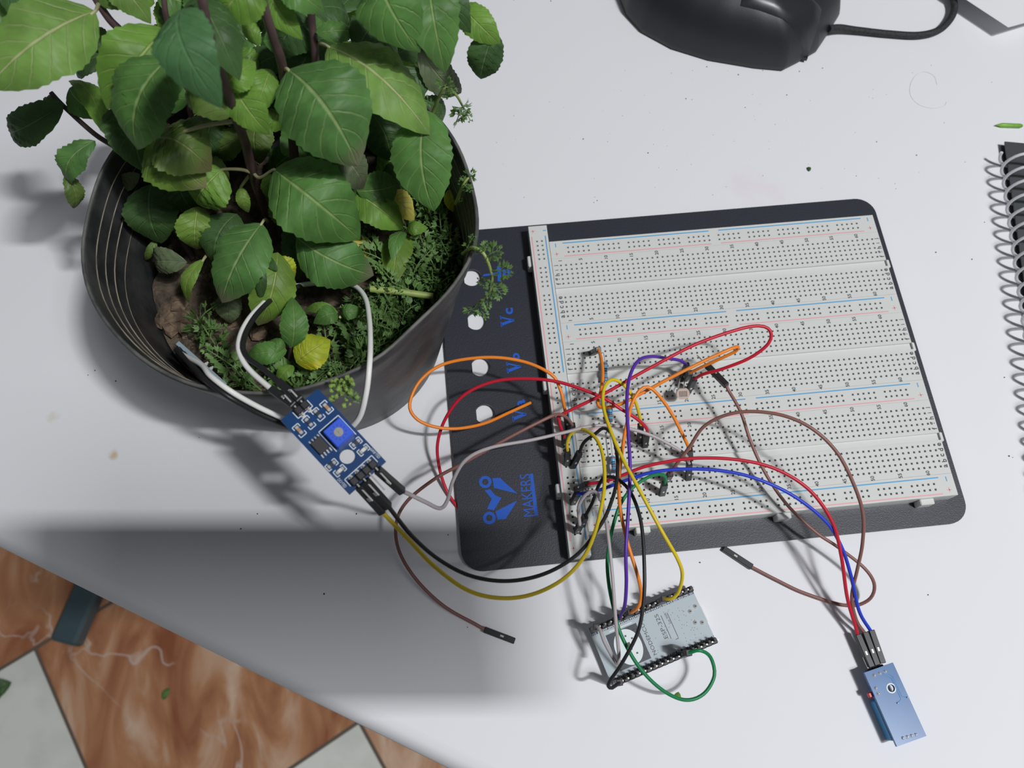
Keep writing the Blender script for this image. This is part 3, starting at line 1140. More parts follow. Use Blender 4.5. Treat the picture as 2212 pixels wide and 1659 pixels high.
# earth symbol
k2 = 4.1475
e = lambda x, y: Q(850 + x / k2, 480 + y / k2)
for (x, y0, y1, hw) in ((943, 392, 530, 16), (990, 424, 500, 13), (1028, 425, 478, 12)):
    flat(g, [e(x - hw, y0), e(x + hw, y0), e(x + hw + 8, y1), e(x - hw + 8, y1)])
flat(g, [e(800, 484), e(806, 468), e(945, 446), e(945, 468)])
g.build('earth_symbol', M['blue_ink'], plate)
g = MB()
# makers' mark: two rings, broken M and a pointed V
k3 = 450 / 1659
e = lambda x, y: Q(850 + x * k3, 820 + y * k3)
for c in (Q(850 + 731 * k3, 820 + 815 * k3), Q(850 + 763 * k3, 820 + 1102 * k3)):
    rg = []
    for r in (2.85, 1.45):
        rg += [c + V((math.cos(a) * r, math.sin(a) * r, 0)) for a in (2 * math.pi * i / 28 for i in range(28))]
    g.add(rg, [(i, (i + 1) % 28, 28 + (i + 1) % 28, 28 + i) for i in range(28)])
flat(g, [e(788, 785), e(850, 783), e(882, 815), e(988, 908), e(800, 862)])
flat(g, [e(986, 962), e(893, 1110), e(828, 1114), e(812, 1050)])
flat(g, [e(726, 882), e(768, 872), e(812, 922), e(782, 950)])
flat(g, [e(812, 922), e(860, 942), e(800, 1040), e(745, 1030), e(782, 950)])
g.build('logo_mark', M['blue_ink'], plate)
g = MB()
put_text(g, 'MAKERS', Q(850 + 1063 * k3, 820 + 920 * k3), GU, GL, 4.9, 19.5)
flat(g, [Q(850 + 1085 * k3, 820 + 750 * k3), Q(850 + 1110 * k3, 820 + 748 * k3), Q(850 + 1153 * k3, 820 + 1082 * k3),
         Q(850 + 1124 * k3, 820 + 1086 * k3)])
g.build('logo_lettering', M['blue_ink'], plate)


def strip_mesh(x0, x1, y0, y1, hx, hy, skip, groove=None, h=0.47, dep=2.2):
    """block whose top carries real square sockets; hx, hy socket centres"""
    g = MB()
    xc = sorted([x0, x1] + [x + s for x in hx for s in (-h, h)])
    yc = sorted([y0, y1] + [y + s for y in hy for s in (-h, h)] + ([groove[0], groove[1]] if groove else []))
    inx = [any(abs((xc[i] + xc[i + 1]) / 2 - x) < h for x in hx) for i in range(len(xc) - 1)]
    iny = [any(abs((yc[j] + yc[j + 1]) / 2 - y) < h for y in hy) for j in range(len(yc) - 1)]
    D = {}
    nx, ny = len(xc) - 1, len(yc) - 1
    for i in range(nx):
        for j in range(ny):
            my = (yc[j] + yc[j + 1]) / 2
            d = 0.0
            if groove and groove[0] < my < groove[1]:
                d = 1.3
            elif inx[i] and iny[j] and not (skip and skip((xc[i] + xc[i + 1]) / 2, my)):
                d = dep
            D[i, j] = d
    vid = {}
    vs, fs, mm = [], [], []

    def vx(x, y, z):
        k = (round(x, 3), round(y, 3), round(z, 3))
        if k not in vid:
            vid[k] = len(vs)
            vs.append(V((x, y, z)))
        return vid[k]
    for (i, j), d in D.items():
        a, b, c, e = xc[i], xc[i + 1], yc[j], yc[j + 1]
        z = ZB - d
        fs.append([vx(a, c, z), vx(b, c, z), vx(b, e, z), vx(a, e, z)])
        mm.append(1 if d == dep else 0)
        for (di, dj, p, q) in ((1, 0, (b, c), (b, e)), (0, 1, (b, e), (a, e))):
            d2 = D.get((i + di, j + dj))
            if d2 is not None and d2 != d:
                z2 = ZB - d2
                fs.append([vx(*p, z), vx(*q, z), vx(*q, z2), vx(*p, z2)])
                mm.append(0)
    for f, m_ in zip(fs, mm):
        g.f.append(f)
        g.m.append(m_)
        g.sm.append(False)
    g.v = vs
    # body with a narrow softened edge
    zb = ZP + 0.02
    ztop = ZB - 0.25 if False else ZB
    g.add([V((x0, y0, ztop)), V((x1, y0, ztop)), V((x1, y1, ztop)), V((x0, y1, ztop)),
           V((x0, y0, zb)), V((x1, y0, zb)), V((x1, y1, zb)), V((x0, y1, zb))],
          [(0, 4, 5, 1), (1, 5, 6, 2), (2, 6, 7, 3), (3, 7, 4, 0), (4, 7, 6, 5)])
    return g


zt = ZB + 0.05
BX0, BX1 = -4.15, 161.4
for s in range(3):
    yo = -s * PER
    hx = [i * PT for i in range(63)]
    hy = [yo - r * PT for r in (0, 1, 2, 3, 4, 7, 8, 9, 10, 11)]
    g = strip_mesh(BX0, BX1, yo - 31.38, yo + 3.86, hx, hy, None, (yo - 13.97 - 1.7, yo - 13.97 + 1.7))
    st = g.build('terminal_strip', [M['abs'], M['contact_shade']], bb)
    g = MB()
    for r, chh in zip((0, 1, 2, 3, 4, 7, 8, 9, 10, 11), 'jihgfedcba'):
        for x in (-2.3, 62 * PT + 2.3):
            put_text(g, chh, (x, yo - r * PT, zt), GU, GL, None, 1.0 if chh in 'ij' and False else None, 0.0) if False else \
                put_text(g, chh, (x, yo - r * PT, zt), GU, GL, 2.3 if chh in 'bdfghj' else 1.7, None, 0.02)
    for c in [1] + list(range(5, 61, 5)):
        for y in (yo + 2.55, yo - 11 * PT - 2.45):
            put_text(g, str(c), ((c - 1) * PT + (0.0 if y > yo else 0.9), y, zt), GU, GL, 1.75, None, 0.02)
    p = g.build('printed_marks', M['ink'], st)
    # end notches and interlocking tabs
    g = MB()
    g.cbox((BX1 + 0.9, yo - 13.97, 7.2), X_ * 0.9, Y_ * 2.2, Z_ * 3.6, 0.4)
    g.build('end_tab', M['abs'], st)
for s in range(4):
    yo = -s * PER
    hx = [4.75 + (q * 6 + r) * PT for q in range(10) for r in range(5)]
    g = strip_mesh(BX0, BX1, yo + 3.92, yo + 13.86, hx, [yo + 9.75, yo + 7.2], None)
    st = g.build('power_rail', [M['abs'], M['contact_shade']], bb)
    g = MB()
    for (y, m_) in ((yo + 12.45, 1), (yo + 5.0, 0)):
        for a, b in ((2.4, 76.4), (81.4, 154.8)):
            g.add([(a, y - 0.28, zt), (b, y - 0.28, zt), (b, y + 0.28, zt), (a, y + 0.28, zt)], [(0, 1, 2, 3)], m_)
    for x in (-1.2, 158.2):
        g.add([(x - .22, yo + 10.4, zt), (x + .22, yo + 10.4, zt), (x + .22, yo + 12.6, zt), (x - .22, yo + 12.6, zt)], [(0, 1, 2, 3)], 1)
        g.add([(x - 1.1, yo + 6.3, zt), (x + 1.1, yo + 6.3, zt), (x + 1.1, yo + 6.7, zt), (x - 1.1, yo + 6.7, zt)], [(0, 1, 2, 3)], 0)
        g.add([(x - .2, yo + 5.4, zt), (x + .2, yo + 5.4, zt), (x + .2, yo + 7.6, zt), (x - .2, yo + 7.6, zt)], [(0, 1, 2, 3)], 0)
    g.build('printed_lines', [M['red_line'], M['blue_line']], st)
    if s == 3:
        for x in (20, 83, 148):
            g = MB()
            g.cbox((x, yo + 2.7, 6.4), X_ * 3.2, Y_ * 1.4, Z_ * 3.2, 0.4)
            g.build('side_tab', M['abs'], st)
hy = [14.7 - (q * 6 + r) * PT for q in range(10) for r in range(5)]
g = strip_mesh(-13.6, -4.35, -142.2, 23.6, [-10.2, -7.75], hy, None)
st = g.build('power_rail', [M['abs'], M['contact_shade']], bb)
st['label'] = 'single upright bus strip along the left side'
g = MB()
for (x, m_) in ((-12.5, 0), (-5.7, 1)):
    for a, b in ((17.6, -56.7), (-61.5, -135.5)):
        g.add([(x - .28, a, zt), (x + .28, a, zt), (x + .28, b, zt), (x - .28, b, zt)], [(0, 1, 2, 3)], m_)
for y in (20.6, -138.6):
    g.add([(-6.6, y - .22, zt), (-4.9, y - .22, zt), (-4.9, y + .22, zt), (-6.6, y + .22, zt)], [(0, 1, 2, 3)], 1)
    g.add([(-12.6, y - .2, zt), (-10.6, y - .2, zt), (-10.6, y + .2, zt), (-12.6, y + .2, zt)], [(0, 1, 2, 3)], 0)
    g.add([(-11.8, y - 1, zt), (-11.4, y - 1, zt), (-11.4, y + 1, zt), (-11.8, y + 1, zt)], [(0, 1, 2, 3)], 0)
g.build('printed_lines', [M['red_line'], M['blue_line']], st)
for y in (5, -61, -112):
    g = MB()
    g.cbox((-14.6, y, 6.4), X_ * 1.2, Y_ * 3.0, Z_ * 3.2, 0.4)
    g.build('side_tab', M['abs'], st)


# ------------------------------------------------------------------ jumper wires
def housing(parent, A, B, pin=None, roll=0.0):
    """black crimp housing from A (mating end) to B (wire end); pin: 'out' shows the bare pin beyond A"""
    t = (B - A)
    L = t.length
    t.normalize()
    ref = X_ if abs(t.z) > 0.6 else Z_
    s = t.cross(ref).normalized()
    s = Matrix.Rotation(roll, 3, t) @ s
    u = s.cross(t)
    g = MB()
    g.cbox((A + B) / 2, s * 1.25, u * 1.25, t * (L / 2), 0.22)
    h = g.build('connector_housing', M['housing'], parent)
    g = MB()
    up = max((s, -s, u, -u), key=lambda q: q.dot((CAM - A).normalized()))
    sd = t.cross(up)
    c = A + t * (L * 0.42) + up * 1.24
    g.cbox(c, sd * 0.38, t * 0.8, up * 0.06, 0.03)
    g.build('crimp_latch', M['tin'], h)
    if pin:
        g = MB()
        g.tube([A, A - t * pin], 0.33, 6)
        g.build('pin', M['tin'], h)
    return h


ZH = ZB + 13.5


def wire(color, label, pts, ends, r=0.74, group='jumper wires'):
    """pts: (x, y, height) along the insulation; ends: list of (A, B, pin) housings in world mm"""
    w3 = [P(*q) if not isinstance(q, V) else q for q in pts]
    b = min(w3, key=lambda q: q.z)
    o = thing('jumper_wire', (b.x, b.y, max(b.z, 0)), label, 'wire', group)
    g = MB()
    g.tube(spline(w3, 1.5), r, 10)
    g.build('insulation', M['w_' + color], o)
    for e in ends:
        housing(o, *e)
    return o


def bh(ax, ay, bx, by, zb=ZH):
    """housing plugged into the breadboard: foot pixel on the strip top, wire end above it"""
    return (P(ax, ay, ZB + 0.05), P(bx, by, zb), None)


ESPC = V((17.7, -177.4, 0))
EX = V((0.9622, 0.2723, 0))
EY = V((0.2723, -0.9622, 0))


def eh(i, row):
    c = ESPC + EX * ((i - 9) * PT) + EY * (row * 11.43)
    return (c + Z_ * 7.7, c + Z_ * 21.6, None)


def top(e):
    return e[1] - (e[1] - e[0]).normalized() * 0.6


# hangs in the air between pot and breadboard: the blue comparator board
TLm, TRm, BRm, BLm = P(604.6, 910.5, 116), P(686, 842, 116), P(835, 996, 110), P(757, 1067, 110)
MO = (TLm + TRm + BRm + BLm) / 4
mx = ((TRm - TLm) + (BRm - BLm)) / 2
my = ((BLm - TLm) + (BRm - TRm)) / 2
MW, ML = mx.length, my.length
mx.normalize()
my.normalize()
mz = mx.cross(my)
if mz.z < 0:
    mz = -mz
my = (my - mx * my.dot(mx)).normalized()


def mp(a, b, h=0.0):
    return MO + mx * ((a - 0.5) * MW) + my * ((b - 0.5) * ML) + mz * (0.8 + h)


e = bh(1226, 924, 1222, 894)
wire('orange', 'orange jumper wire looping left over the plate to a loose cut end',
     [top(e), (1217, 868, 31), (1209, 838, 34), (1190, 808, 37), (1130, 781, 38), (1050, 772, 38), (960, 786, 36), (908, 822, 34),
      (885, 872, 32), (898, 903, 30), (935, 921, 27), (985, 926, 24), (1045, 915, 19), (1100, 891, 13), (1146, 870, 8)], [e])
e = bh(1393, 963, 1397, 938)
wire('red', 'red jumper wire arching left and slipping under the plate edge',
     [top(e), (1397, 926, 29), (1376, 905, 33), (1340, 883, 36), (1300, 858, 38), (1210, 826, 38), (1130, 818, 36), (1060, 826, 33),
      (1000, 855, 29), (962, 905, 22), (945, 960, 14), (950, 1015, 7), (966, 1062, 2.2), (988, 1095, 0.8), (1004, 1115, 0.78)], [e])
e, e2_ = bh(1219, 962, 1219, 944), bh(1486, 846, 1500, 818)
wire('red', 'red jumper wire running up right across the middle strip and hooking back',
     [top(e), (1212, 925, 29), (1207, 906, 32), (1214, 895, 34), (1300, 853, 39), (1400, 797, 44), (1500, 745, 48), (1590, 713, 50),
      (1640, 704, 50), (1664, 715, 49), (1660, 742, 46), (1620, 773, 41), (1560, 797, 35), (1520, 808, 30), top(e2_)], [e, e2_])
e, e2_ = bh(1278, 763, 1293, 755), bh(1478, 820, 1491, 805)
wire('orange', 'orange jumper wire bent at the resistors and folded back by the photocell',
     [top(e), (1299, 775, 28), (1302, 810, 31), (1298, 845, 32), (1291, 868, 32), (1296, 879, 32), (1312, 880, 33), (1345, 871, 34),
      (1400, 842, 37), (1450, 815, 40), (1520, 780, 43), (1575, 755, 45), (1594, 749, 44), (1590, 758, 41), (1560, 773, 37),
      (1520, 791, 31), top(e2_)], [e, e2_])
e, e2_ = bh(1473, 821, 1484, 787), eh(4, -1)
wire('purple', 'purple jumper wire dropping from the photocell to the white controller board',
     [top(e), (1470, 779, 29), (1440, 774, 34), (1405, 770, 40), (1378, 780, 44), (1360, 815, 46), (1354, 870, 48), (1358, 950, 48),
      (1361, 1010, 47), (1358, 1090, 45), (1352, 1190, 42), (1353, 1260, 36), (1349, 1310, 28), top(e2_)], [e, e2_])
e, e2_ = bh(1382, 954, 1384, 918), eh(12, -1)
wire('yellow', 'bright yellow jumper wire looping at the resistors then down to the controller board',
     [top(e), (1382, 900, 29), (1370, 862, 36), (1348, 832, 41), (1325, 820, 44), (1308, 832, 46), (1302, 862, 47), (1310, 905, 49),
      (1340, 980, 51), (1385, 1065, 51), (1430, 1148, 47), (1465, 1210, 41), (1474, 1245, 34), (1464, 1282, 27), (1448, 1294, 24),
      top(e2_)], [e, e2_])
e, e2_ = bh(1491, 992, 1490, 970), eh(6, -1)
wire('orange', 'orange jumper wire arched in an upside-down V down to the controller board',
     [top(e), (1480, 950, 29), (1452, 895, 35), (1422, 853, 40), (1400, 836, 42), (1382, 843, 42), (1366, 870, 41), (1358, 900, 41),
      (1350, 935, 41), (1342, 990, 41), (1337, 1040, 41), (1340, 1100, 41), (1355, 1170, 40), (1378, 1245, 36), (1385, 1285, 30),
      (1378, 1312, 26), top(e2_)], [e, e2_])
# wires to the comparator board
hz = 0.2
mh = []
for (a, px, py) in ((0.25, 825, 1105), (0.42, 839, 1094), (0.75, 866, 1059)):
    A = mp(a, 1.005, 1.0)
    B = P(px, py, 102)
    B = A + (B - A).normalized() * 13.5
    mh.append((A, B, None))
e, e2_ = bh(1237, 1008, 1252, 977), mh[1]
wire('black', 'black jumper wire sweeping left from the bus strip to the blue board',
     [top(e), (1262, 955, 29), (1285, 938, 34), (1303, 925, 38), (1320, 935, 42), (1330, 965, 45), (1334, 1000, 47), (1332, 1040, 48),
      (1322, 1080, 50), (1300, 1130, 52), (1250, 1195, 55), (1180, 1238, 60), (1100, 1255, 66), (1020, 1245, 73), (950, 1210, 81),
      (890, 1158, 91), top(e2_)], [e, e2_])
e, e2_ = bh(1225, 1002, 1226, 973), mh[0]
wire('yellow', 'dull yellow jumper wire sweeping left below the plate to the blue board',
     [top(e), (1225, 958, 29), (1233, 938, 33), (1252, 927, 37), (1275, 935, 42), (1294, 958, 46), (1304, 995, 49), (1306, 1040, 51),
      (1300, 1090, 53), (1285, 1150, 55), (1260, 1205, 57), (1215, 1252, 60), (1150, 1284, 65), (1080, 1292, 70), (1010, 1275, 76),
      (940, 1225, 84), (880, 1163, 92), top(e2_)], [e, e2_])
e, e2_ = mh[2], bh(1487, 1034, 1489, 1001)
wire('grey', 'pale grey jumper wire kinked beside the plate and running to the lower strip',
     [top(e), (885, 1068, 92), (920, 1085, 82), (950, 1098, 72), (966, 1082, 66), (980, 1035, 58), (1008, 992, 50), (1060, 967, 44),
      (1150, 950, 40), (1220, 934, 38), (1275, 921, 38), (1330, 920, 37), (1400, 938, 35), (1450, 962, 33), (1480, 982, 30),
      top(e2_)], [e, e2_])
e, e2_ = bh(1258, 1134, 1264, 1115), eh(0, 1)
wire('black', 'black jumper wire from the bus strip down to the controller corner',
     [top(e), (1280, 1085, 30), (1295, 1045, 35), (1310, 1030, 38), (1335, 1036, 41), (1363, 1065, 43), (1385, 1130, 44),
      (1392, 1230, 43), (1390, 1300, 40), (1378, 1365, 36), (1345, 1430, 31), (1318, 1470, 26), (1314, 1482, 24), (1322, 1486, 23),
      top(e2_)], [e, e2_])
e, e2_ = bh(1246, 1148, 1253, 1134), eh(0, -1)
wire('grey', 'beige grey jumper wire dropping to the controller and doubling back to its corner',
     [top(e), (1250, 1095, 30), (1264, 1070, 35), (1284, 1061, 37), (1300, 1085, 38), (1310, 1130, 40), (1322, 1235, 38),
      (1330, 1340, 33), (1337, 1415, 27), (1335, 1434, 25), (1326, 1424, 24), (1305, 1385, 23.5), (1297, 1362, 23.5), top(e2_)], [e, e2_])
e, e2_ = bh(1430, 1067, 1436, 1044), eh(12, 1)
wire('green', 'green jumper wire looping out below the controller board',
     [top(e), (1437, 1030, 28), (1424, 1024, 31), (1398, 1032, 33), (1365, 1055, 34), (1340, 1090, 34), (1326, 1130, 33),
      (1318, 1165, 33), (1312, 1210, 34), (1315, 1260, 34), (1325, 1312, 33), (1341, 1370, 31), (1380, 1440, 27), (1430, 1490, 23),
      (1480, 1512, 19), (1520, 1499, 18), (1543, 1460, 18), (1535, 1420, 20), (1512, 1405, 23), top(e2_)], [e, e2_])
# brown wires
A, B = P(1112, 1385, 2.2), P(1054, 1363, 2.2)
B = A + (B - A).normalized() * 13.8
e2_ = bh(1229, 940, 1237, 918)
wire('brown', 'brown jumper wire curling left with its connector loose on the desk',
     [B - (B - A).normalized() * 0.5, (1030, 1350, 3), (960, 1310, 6), (900, 1253, 10), (862, 1190, 15), (856, 1130, 21),
      (880, 1082, 26), (940, 1034, 31), (1000, 1001, 35), (1100, 945, 39), (1180, 904, 40), (1206, 895, 38), (1225, 903, 33),
      top(e2_)], [(A, B, None), e2_])
A, B = P(1527, 789, 27), P(1559, 822, 30)
B = A + (B - A).normalized() * 14
A2, B2 = P(1562, 1185, 0.95), P(1616, 1220, 1.35)
B2 = A2 + (B2 - A2).normalized() * 14.4
wire('brown', 'long brown jumper wire with a loose pin, curling off the plate',
     [B - (B - A).normalized() * 0.5, (1573, 842, 30), (1600, 890, 28), (1622, 955, 24), (1655, 1025, 20), (1700, 1090, 18),
      (1760, 1148, 16), (1810, 1182, 15), (1868, 1228, 14), (1889, 1265, 11), (1875, 1297, 6), (1828, 1308, 2.5), (1740, 1282, 1.5),
      (1680, 1254, 1.4), B2 - (B2 - A2).normalized() * 0.5], [(A, B, 7), (A2, B2, None)])
# humidity board wires
dh = []
for (ax, ay, bx, by) in ((1882, 1441, 1861, 1392), (1894, 1437, 1874, 1383), (1906, 1433, 1887, 1379)):
    A, B = P(ax, ay, 5.6), P(bx, by, 5.6)
    dh.append((A, A + (B - A).normalized() * 13.6, None))
e, e2_ = bh(1440, 1037, 1448, 1024), dh[1]
wire('brown', 'brown jumper wire making the wide arch over the right strip',
     [top(e), (1462, 1002, 30), (1490, 965, 36), (1520, 922, 42), (1570, 896, 47), (1630, 889, 50), (1700, 900, 52), (1760, 930, 52),
      (1810, 980, 49), (1845, 1048, 44), (1864, 1110, 38), (1863, 1175, 31), (1852, 1230, 24), (1840, 1290, 15), (1850, 1340, 9),
      top(e2_)], [e, e2_])
e, e2_ = bh(1245, 1057, 1270, 1045), dh[0]
wire('red', 'red jumper wire arching from the bus strip to the sensor board',
     [top(e), (1320, 1036, 29), (1400, 1006, 35), (1500, 990, 39), (1600, 994, 41), (1680, 1015, 41), (1750, 1060, 39),
      (1798, 1128, 34), (1817, 1200, 27), (1830, 1290, 16), (1847, 1350, 8.5), top(e2_)], [e, e2_])
e, e2_ = bh(1237, 1086, 1247, 1067), dh[2]
wire('blue', 'blue jumper wire arching from the bus strip to the sensor board',
     [top(e), (1290, 1060, 28), (1360, 1035, 33), (1420, 1018, 36), (1500, 1013, 38), (1580, 1020, 39), (1650, 1040, 39),
      (1720, 1075, 37), (1785, 1128, 33), (1818, 1182, 28), (1838, 1243, 22), (1856, 1320, 12), top(e2_)], [e, e2_])


# ------------------------------------------------------------------ resistors and photocell
def resistor(label, a, b, c, d):
    """a, d lead feet; b, c body ends (pixel, height)"""
    a, b, c, d = (P(*q) for q in (a, b, c, d))
    o = thing('resistor', a, label, 'resistor', 'blue resistors')
    t = (c - b).normalized()
    L = (c - b).length
    g = MB()
    pr = [(0, .5), (.04, 1.15), (.22, 1.2), (.3, .95), (.7, .95), (.78, 1.2), (.96, 1.15), (1, .5)]
    g.tube([b + t * (L * s) for s, _ in pr], [r for _, r in pr], 12)
    bo = g.build('body', M['res'], o)
    for s, m_ in ((.14, 'band_r'), (.38, 'band_k'), (.5, 'band_k'), (.62, 'band_r'), (.86, 'band_r')):
        g = MB()
        r = 1.22 if s in (.14, .86) else 0.98
        g.tube([b + t * (L * (s - .03)), b + t * (L * (s + .03))], r, 12)
        g.build('colour_band', M[m_], bo)
    g = MB()
    g.tube(spline([a, a + Z_ * 2.5 + (b - a) * 0.3, b, b + t], 1.0), 0.25, 6)
    g.tube(spline([d, d + Z_ * 2.0 + (c - d) * 0.3, c, c - t], 1.0), 0.25, 6)
    g.build('lead', M['tin'], o)


resistor('blue resistor beside the top of the orange wire', (1301, 762, 11.5), (1307, 782, 15.5), (1308, 824, 15.5), (1306, 838, 11.5))
resistor('blue resistor under the crossing red wires', (1315, 866, 11.5), (1318, 880, 15), (1318, 912, 15), (1311, 925, 11.5))
resistor('blue resistor under the black wire on the lower strip', (1314, 926, 11.5), (1323, 985, 15), (1327, 1022, 15), (1329, 1038, 11.5))
C = P(1475, 850, 21)
n = (CAM - C).normalized() * 0.8 + V((0.1, -0.3, 0.2))
n.normalize()
sx = (X_ - n * n.x).normalized()
sy = n.cross(sx)
o = thing('photocell', P(1475, 830, ZB), 'round light-dependent resistor with a zigzag track', 'photocell')
g = MB()
ol = []
for k in range(32):
    a = 2 * math.pi * k / 32
    ol.append((2.9 * math.cos(a), max(-2.45, min(2.45, 2.9 * math.sin(a)))))
g.prism(ol, C, sx, sy, n, -1.0, 0.9)
g.build('disc', M['ldr'], o)
g = MB()
zz = []
for k in range(7):
    x = -1.65 + k * 0.55
    zz += [(x, -1.25), (x, 1.25)] if k % 2 == 0 else [(x, 1.25), (x, -1.25)]
g.tube([C + sx * x + sy * y + n * 0.9 for x, y in zz], 0.13, 5)
g.build('track', M['ldrtrack'], o)
g = MB()
for sgn in (-1, 1):
    f = P(1470 + 5 * sgn + 2, 822, ZB)
    g.tube(spline([C + sx * sgn * 1.2 - n * 0.8, C + sx * sgn * 1.2 - n * 4 + sy * 2, f + Z_ * 3, f], 1.0), 0.25, 6)
g.build('lead', M['tin'], o)

# ------------------------------------------------------------------ comparator board
mod = thing('comparator_board', (MO.x, MO.y, MO.z - 4), 'dark blue soil sensor comparator board hanging from wires beside the pot', 'circuit board')
g = MB()
hw, hl = MW / 2, ML / 2
hc = ((0.491 - 0.5) * MW, (0.705 - 0.5) * ML)
hole = [(hc[0] + 2.45 * math.cos(2 * math.pi * k / 28), hc[1] + 2.45 * math.sin(2 * math.pi * k / 28)) for k in range(28)]
g.plate([(-hw, -hl), (hw, -hl), (hw, hl), (-hw, hl)], [hole], MO, mx, my, mz, -0.8, 0.8)
pcb = g.build('circuit_panel', M['pcb_blue'], mod)
g = MB()


def frame(a, b, wa, wb, gaps='', th=0.28):
    """silkscreen outline (mm) centred on board fraction a, b; gaps lists omitted sides"""
    c = mp(a, b, 0.03)
    X, Y = mx * (wa / 2), my * (wb / 2)
    if 'l' not in gaps:
        g.box(c - X, mx * th / 2, Y, mz * 0.02)
    if 'r' not in gaps:
        g.box(c + X, mx * th / 2, Y, mz * 0.02)
    if 't' not in gaps:
        g.box(c - Y, X, my * th / 2, mz * 0.02)
    if 'b' not in gaps:
        g.box(c + Y, X, my * th / 2, mz * 0.02)


def brackets(a, b, wa, wb, th=0.28, along='y'):
    c = mp(a, b, 0.03)
    for sg in (-1, 1):
        if along == 'y':
            g.box(c + my * sg * wb / 2, mx * wa / 2, my * th / 2, mz * 0.02)
            for s2 in (-1, 1):
                g.box(c + my * sg * wb * 0.36 + mx * s2 * wa / 2, mx * th / 2, my * wb * 0.14, mz * 0.02)
        else:
            g.box(c + mx * sg * wa / 2, my * wb / 2, mx * th / 2, mz * 0.02)
            for s2 in (-1, 1):
                g.box(c + mx * sg * wa * 0.36 + my * s2 * wb / 2, my * th / 2, mx * wa * 0.14, mz * 0.02)


for a in (0.869, 0.641, 0.389, 0.137):
    brackets(a, 0.2, 2.3, 4.3)
frame(0.665, 0.47, 8.2, 8.6, 'b')
for (a, b) in ((0.806, 0.664), (0.823, 0.767), (0.144, 0.667), (0.185, 0.765)):
    brackets(a, b, 3.9, 2.1, along='x')
frame(0.5, 0.905, 11.4, 2.9, 'b')
frame(0.48, 0.06, 6.0, 2.7, 't')
put_text(g, 'DO-LED', mp(0.05, 0.87, 0.05), my, -mx, 1.0, 3.6)
put_text(g, 'PWR-LED', mp(0.955, 0.87, 0.05), my, -mx, 1.0, 4.0)
g.build('silkscreen', M['silk'], pcb)
tr = mp(0.677, 0.493)
g = MB()
g.cbox(tr + mz * 2.2, mx * 3.5, my * 3.5, mz * 2.2, 0.25)
t_ = g.build('trimmer', M['trimmer'], mod)
g = MB()
g.cyl(tr + mz * 4.35, mz, 1.5, 0.35, 20)
g.box(tr + mz * 4.78, mx * 1.3, my * 0.18, mz * 0.1)
g.box(tr + mz * 4.78, my * 1.3, mx * 0.18, mz * 0.1)
g.build('screw', M['brass'], t_)
g = MB()
for k in range(12):
    a = 2 * math.pi * k / 12
    dd = mx * math.cos(a) + my * math.sin(a)
    g.box(tr + dd * 2.35 + mz * 4.41, dd * 0.3, mz.cross(dd) * 0.1, mz * 0.02)
g.build('dial_marks', M['smd'], t_)
ch = mp(0.235, 0.455)
g = MB()
g.cbox(ch + mz * 0.9, mx * 1.95, my * 2.45, mz * 0.75, 0.15)
c_ = g.build('chip', M['smd'], mod)
for k in range(4):
    for sg in (-1, 1):
        g = MB()
        q = ch + mx * ((k - 1.5) * 1.15) + my * (sg * 2.45)
        g.box(q + my * sg * 0.25 + mz * 0.75, mx * 0.21, my * 0.3, mz * 0.1)
        g.box(q + my * sg * 0.75 + mz * 0.12, mx * 0.21, my * 0.35, mz * 0.1)
        g.build('chip_leg', M['tin'], c_)


def smd(a, b, kind, along):
    c = mp(a, b)
    u, v = (my, mx) if along == 'y' else (mx, my)
    o = MB()
    o.cbox(c + mz * 0.38, u * 0.62, v * 0.55, mz * 0.36, 0.05)
    body = o.build({'cap': 'capacitor', 'res': 'chip_resistor', 'led': 'indicator_led'}[kind],
                   M[{'cap': 'cap', 'res': 'smd', 'led': 'led'}[kind]], mod)
    for sg in (-1, 1):
        o = MB()
        o.cbox(c + u * sg * 1.05 + mz * 0.36, u * 0.5, v * 0.62, mz * 0.4, 0.2)
        o.build('solder_pad', M['solder'], body)


smd(0.869, 0.205, 'cap', 'y')
smd(0.137, 0.195, 'cap', 'y')
smd(0.641, 0.195, 'res', 'y')
smd(0.389, 0.2, 'res', 'y')
smd(0.806, 0.664, 'res', 'x')
smd(0.144, 0.667, 'res', 'x')
smd(0.823, 0.767, 'led', 'x')
smd(0.185, 0.765, 'led', 'x')


def header(parent, cs, out_dir, zdir, ln=8.0, skip=()):
    """right-angle pin header: one block and pin per position"""
    for i, c in enumerate(cs):
        g = MB()
        s = zdir.cross(out_dir)
        g.cbox(c + zdir * 1.25, s * 1.22, out_dir * 1.22, zdir * 1.25, 0.3)
        hb = g.build('header_block', M['housing'], parent)
        g = MB()
        g.tube([c - out_dir * 1.9 - zdir * 0.3, c - out_dir * 1.9 + zdir * 1.2, c + zdir * 1.25, c + out_dir * ln + zdir * 1.25], 0.32, 6)
        g.cyl(c - out_dir * 1.9 - zdir * 0.1, zdir, 0.75, 0.35, 10)
        g.build('pin', M['tin'], hb)


header(mod, [mp(a, 0.945) for a in (0.25, 0.42, 0.58, 0.75)], my, mz, 8.5)
header(mod, [mp(a, 0.055) for a in (0.40, 0.565)], -my, mz, 7.0)

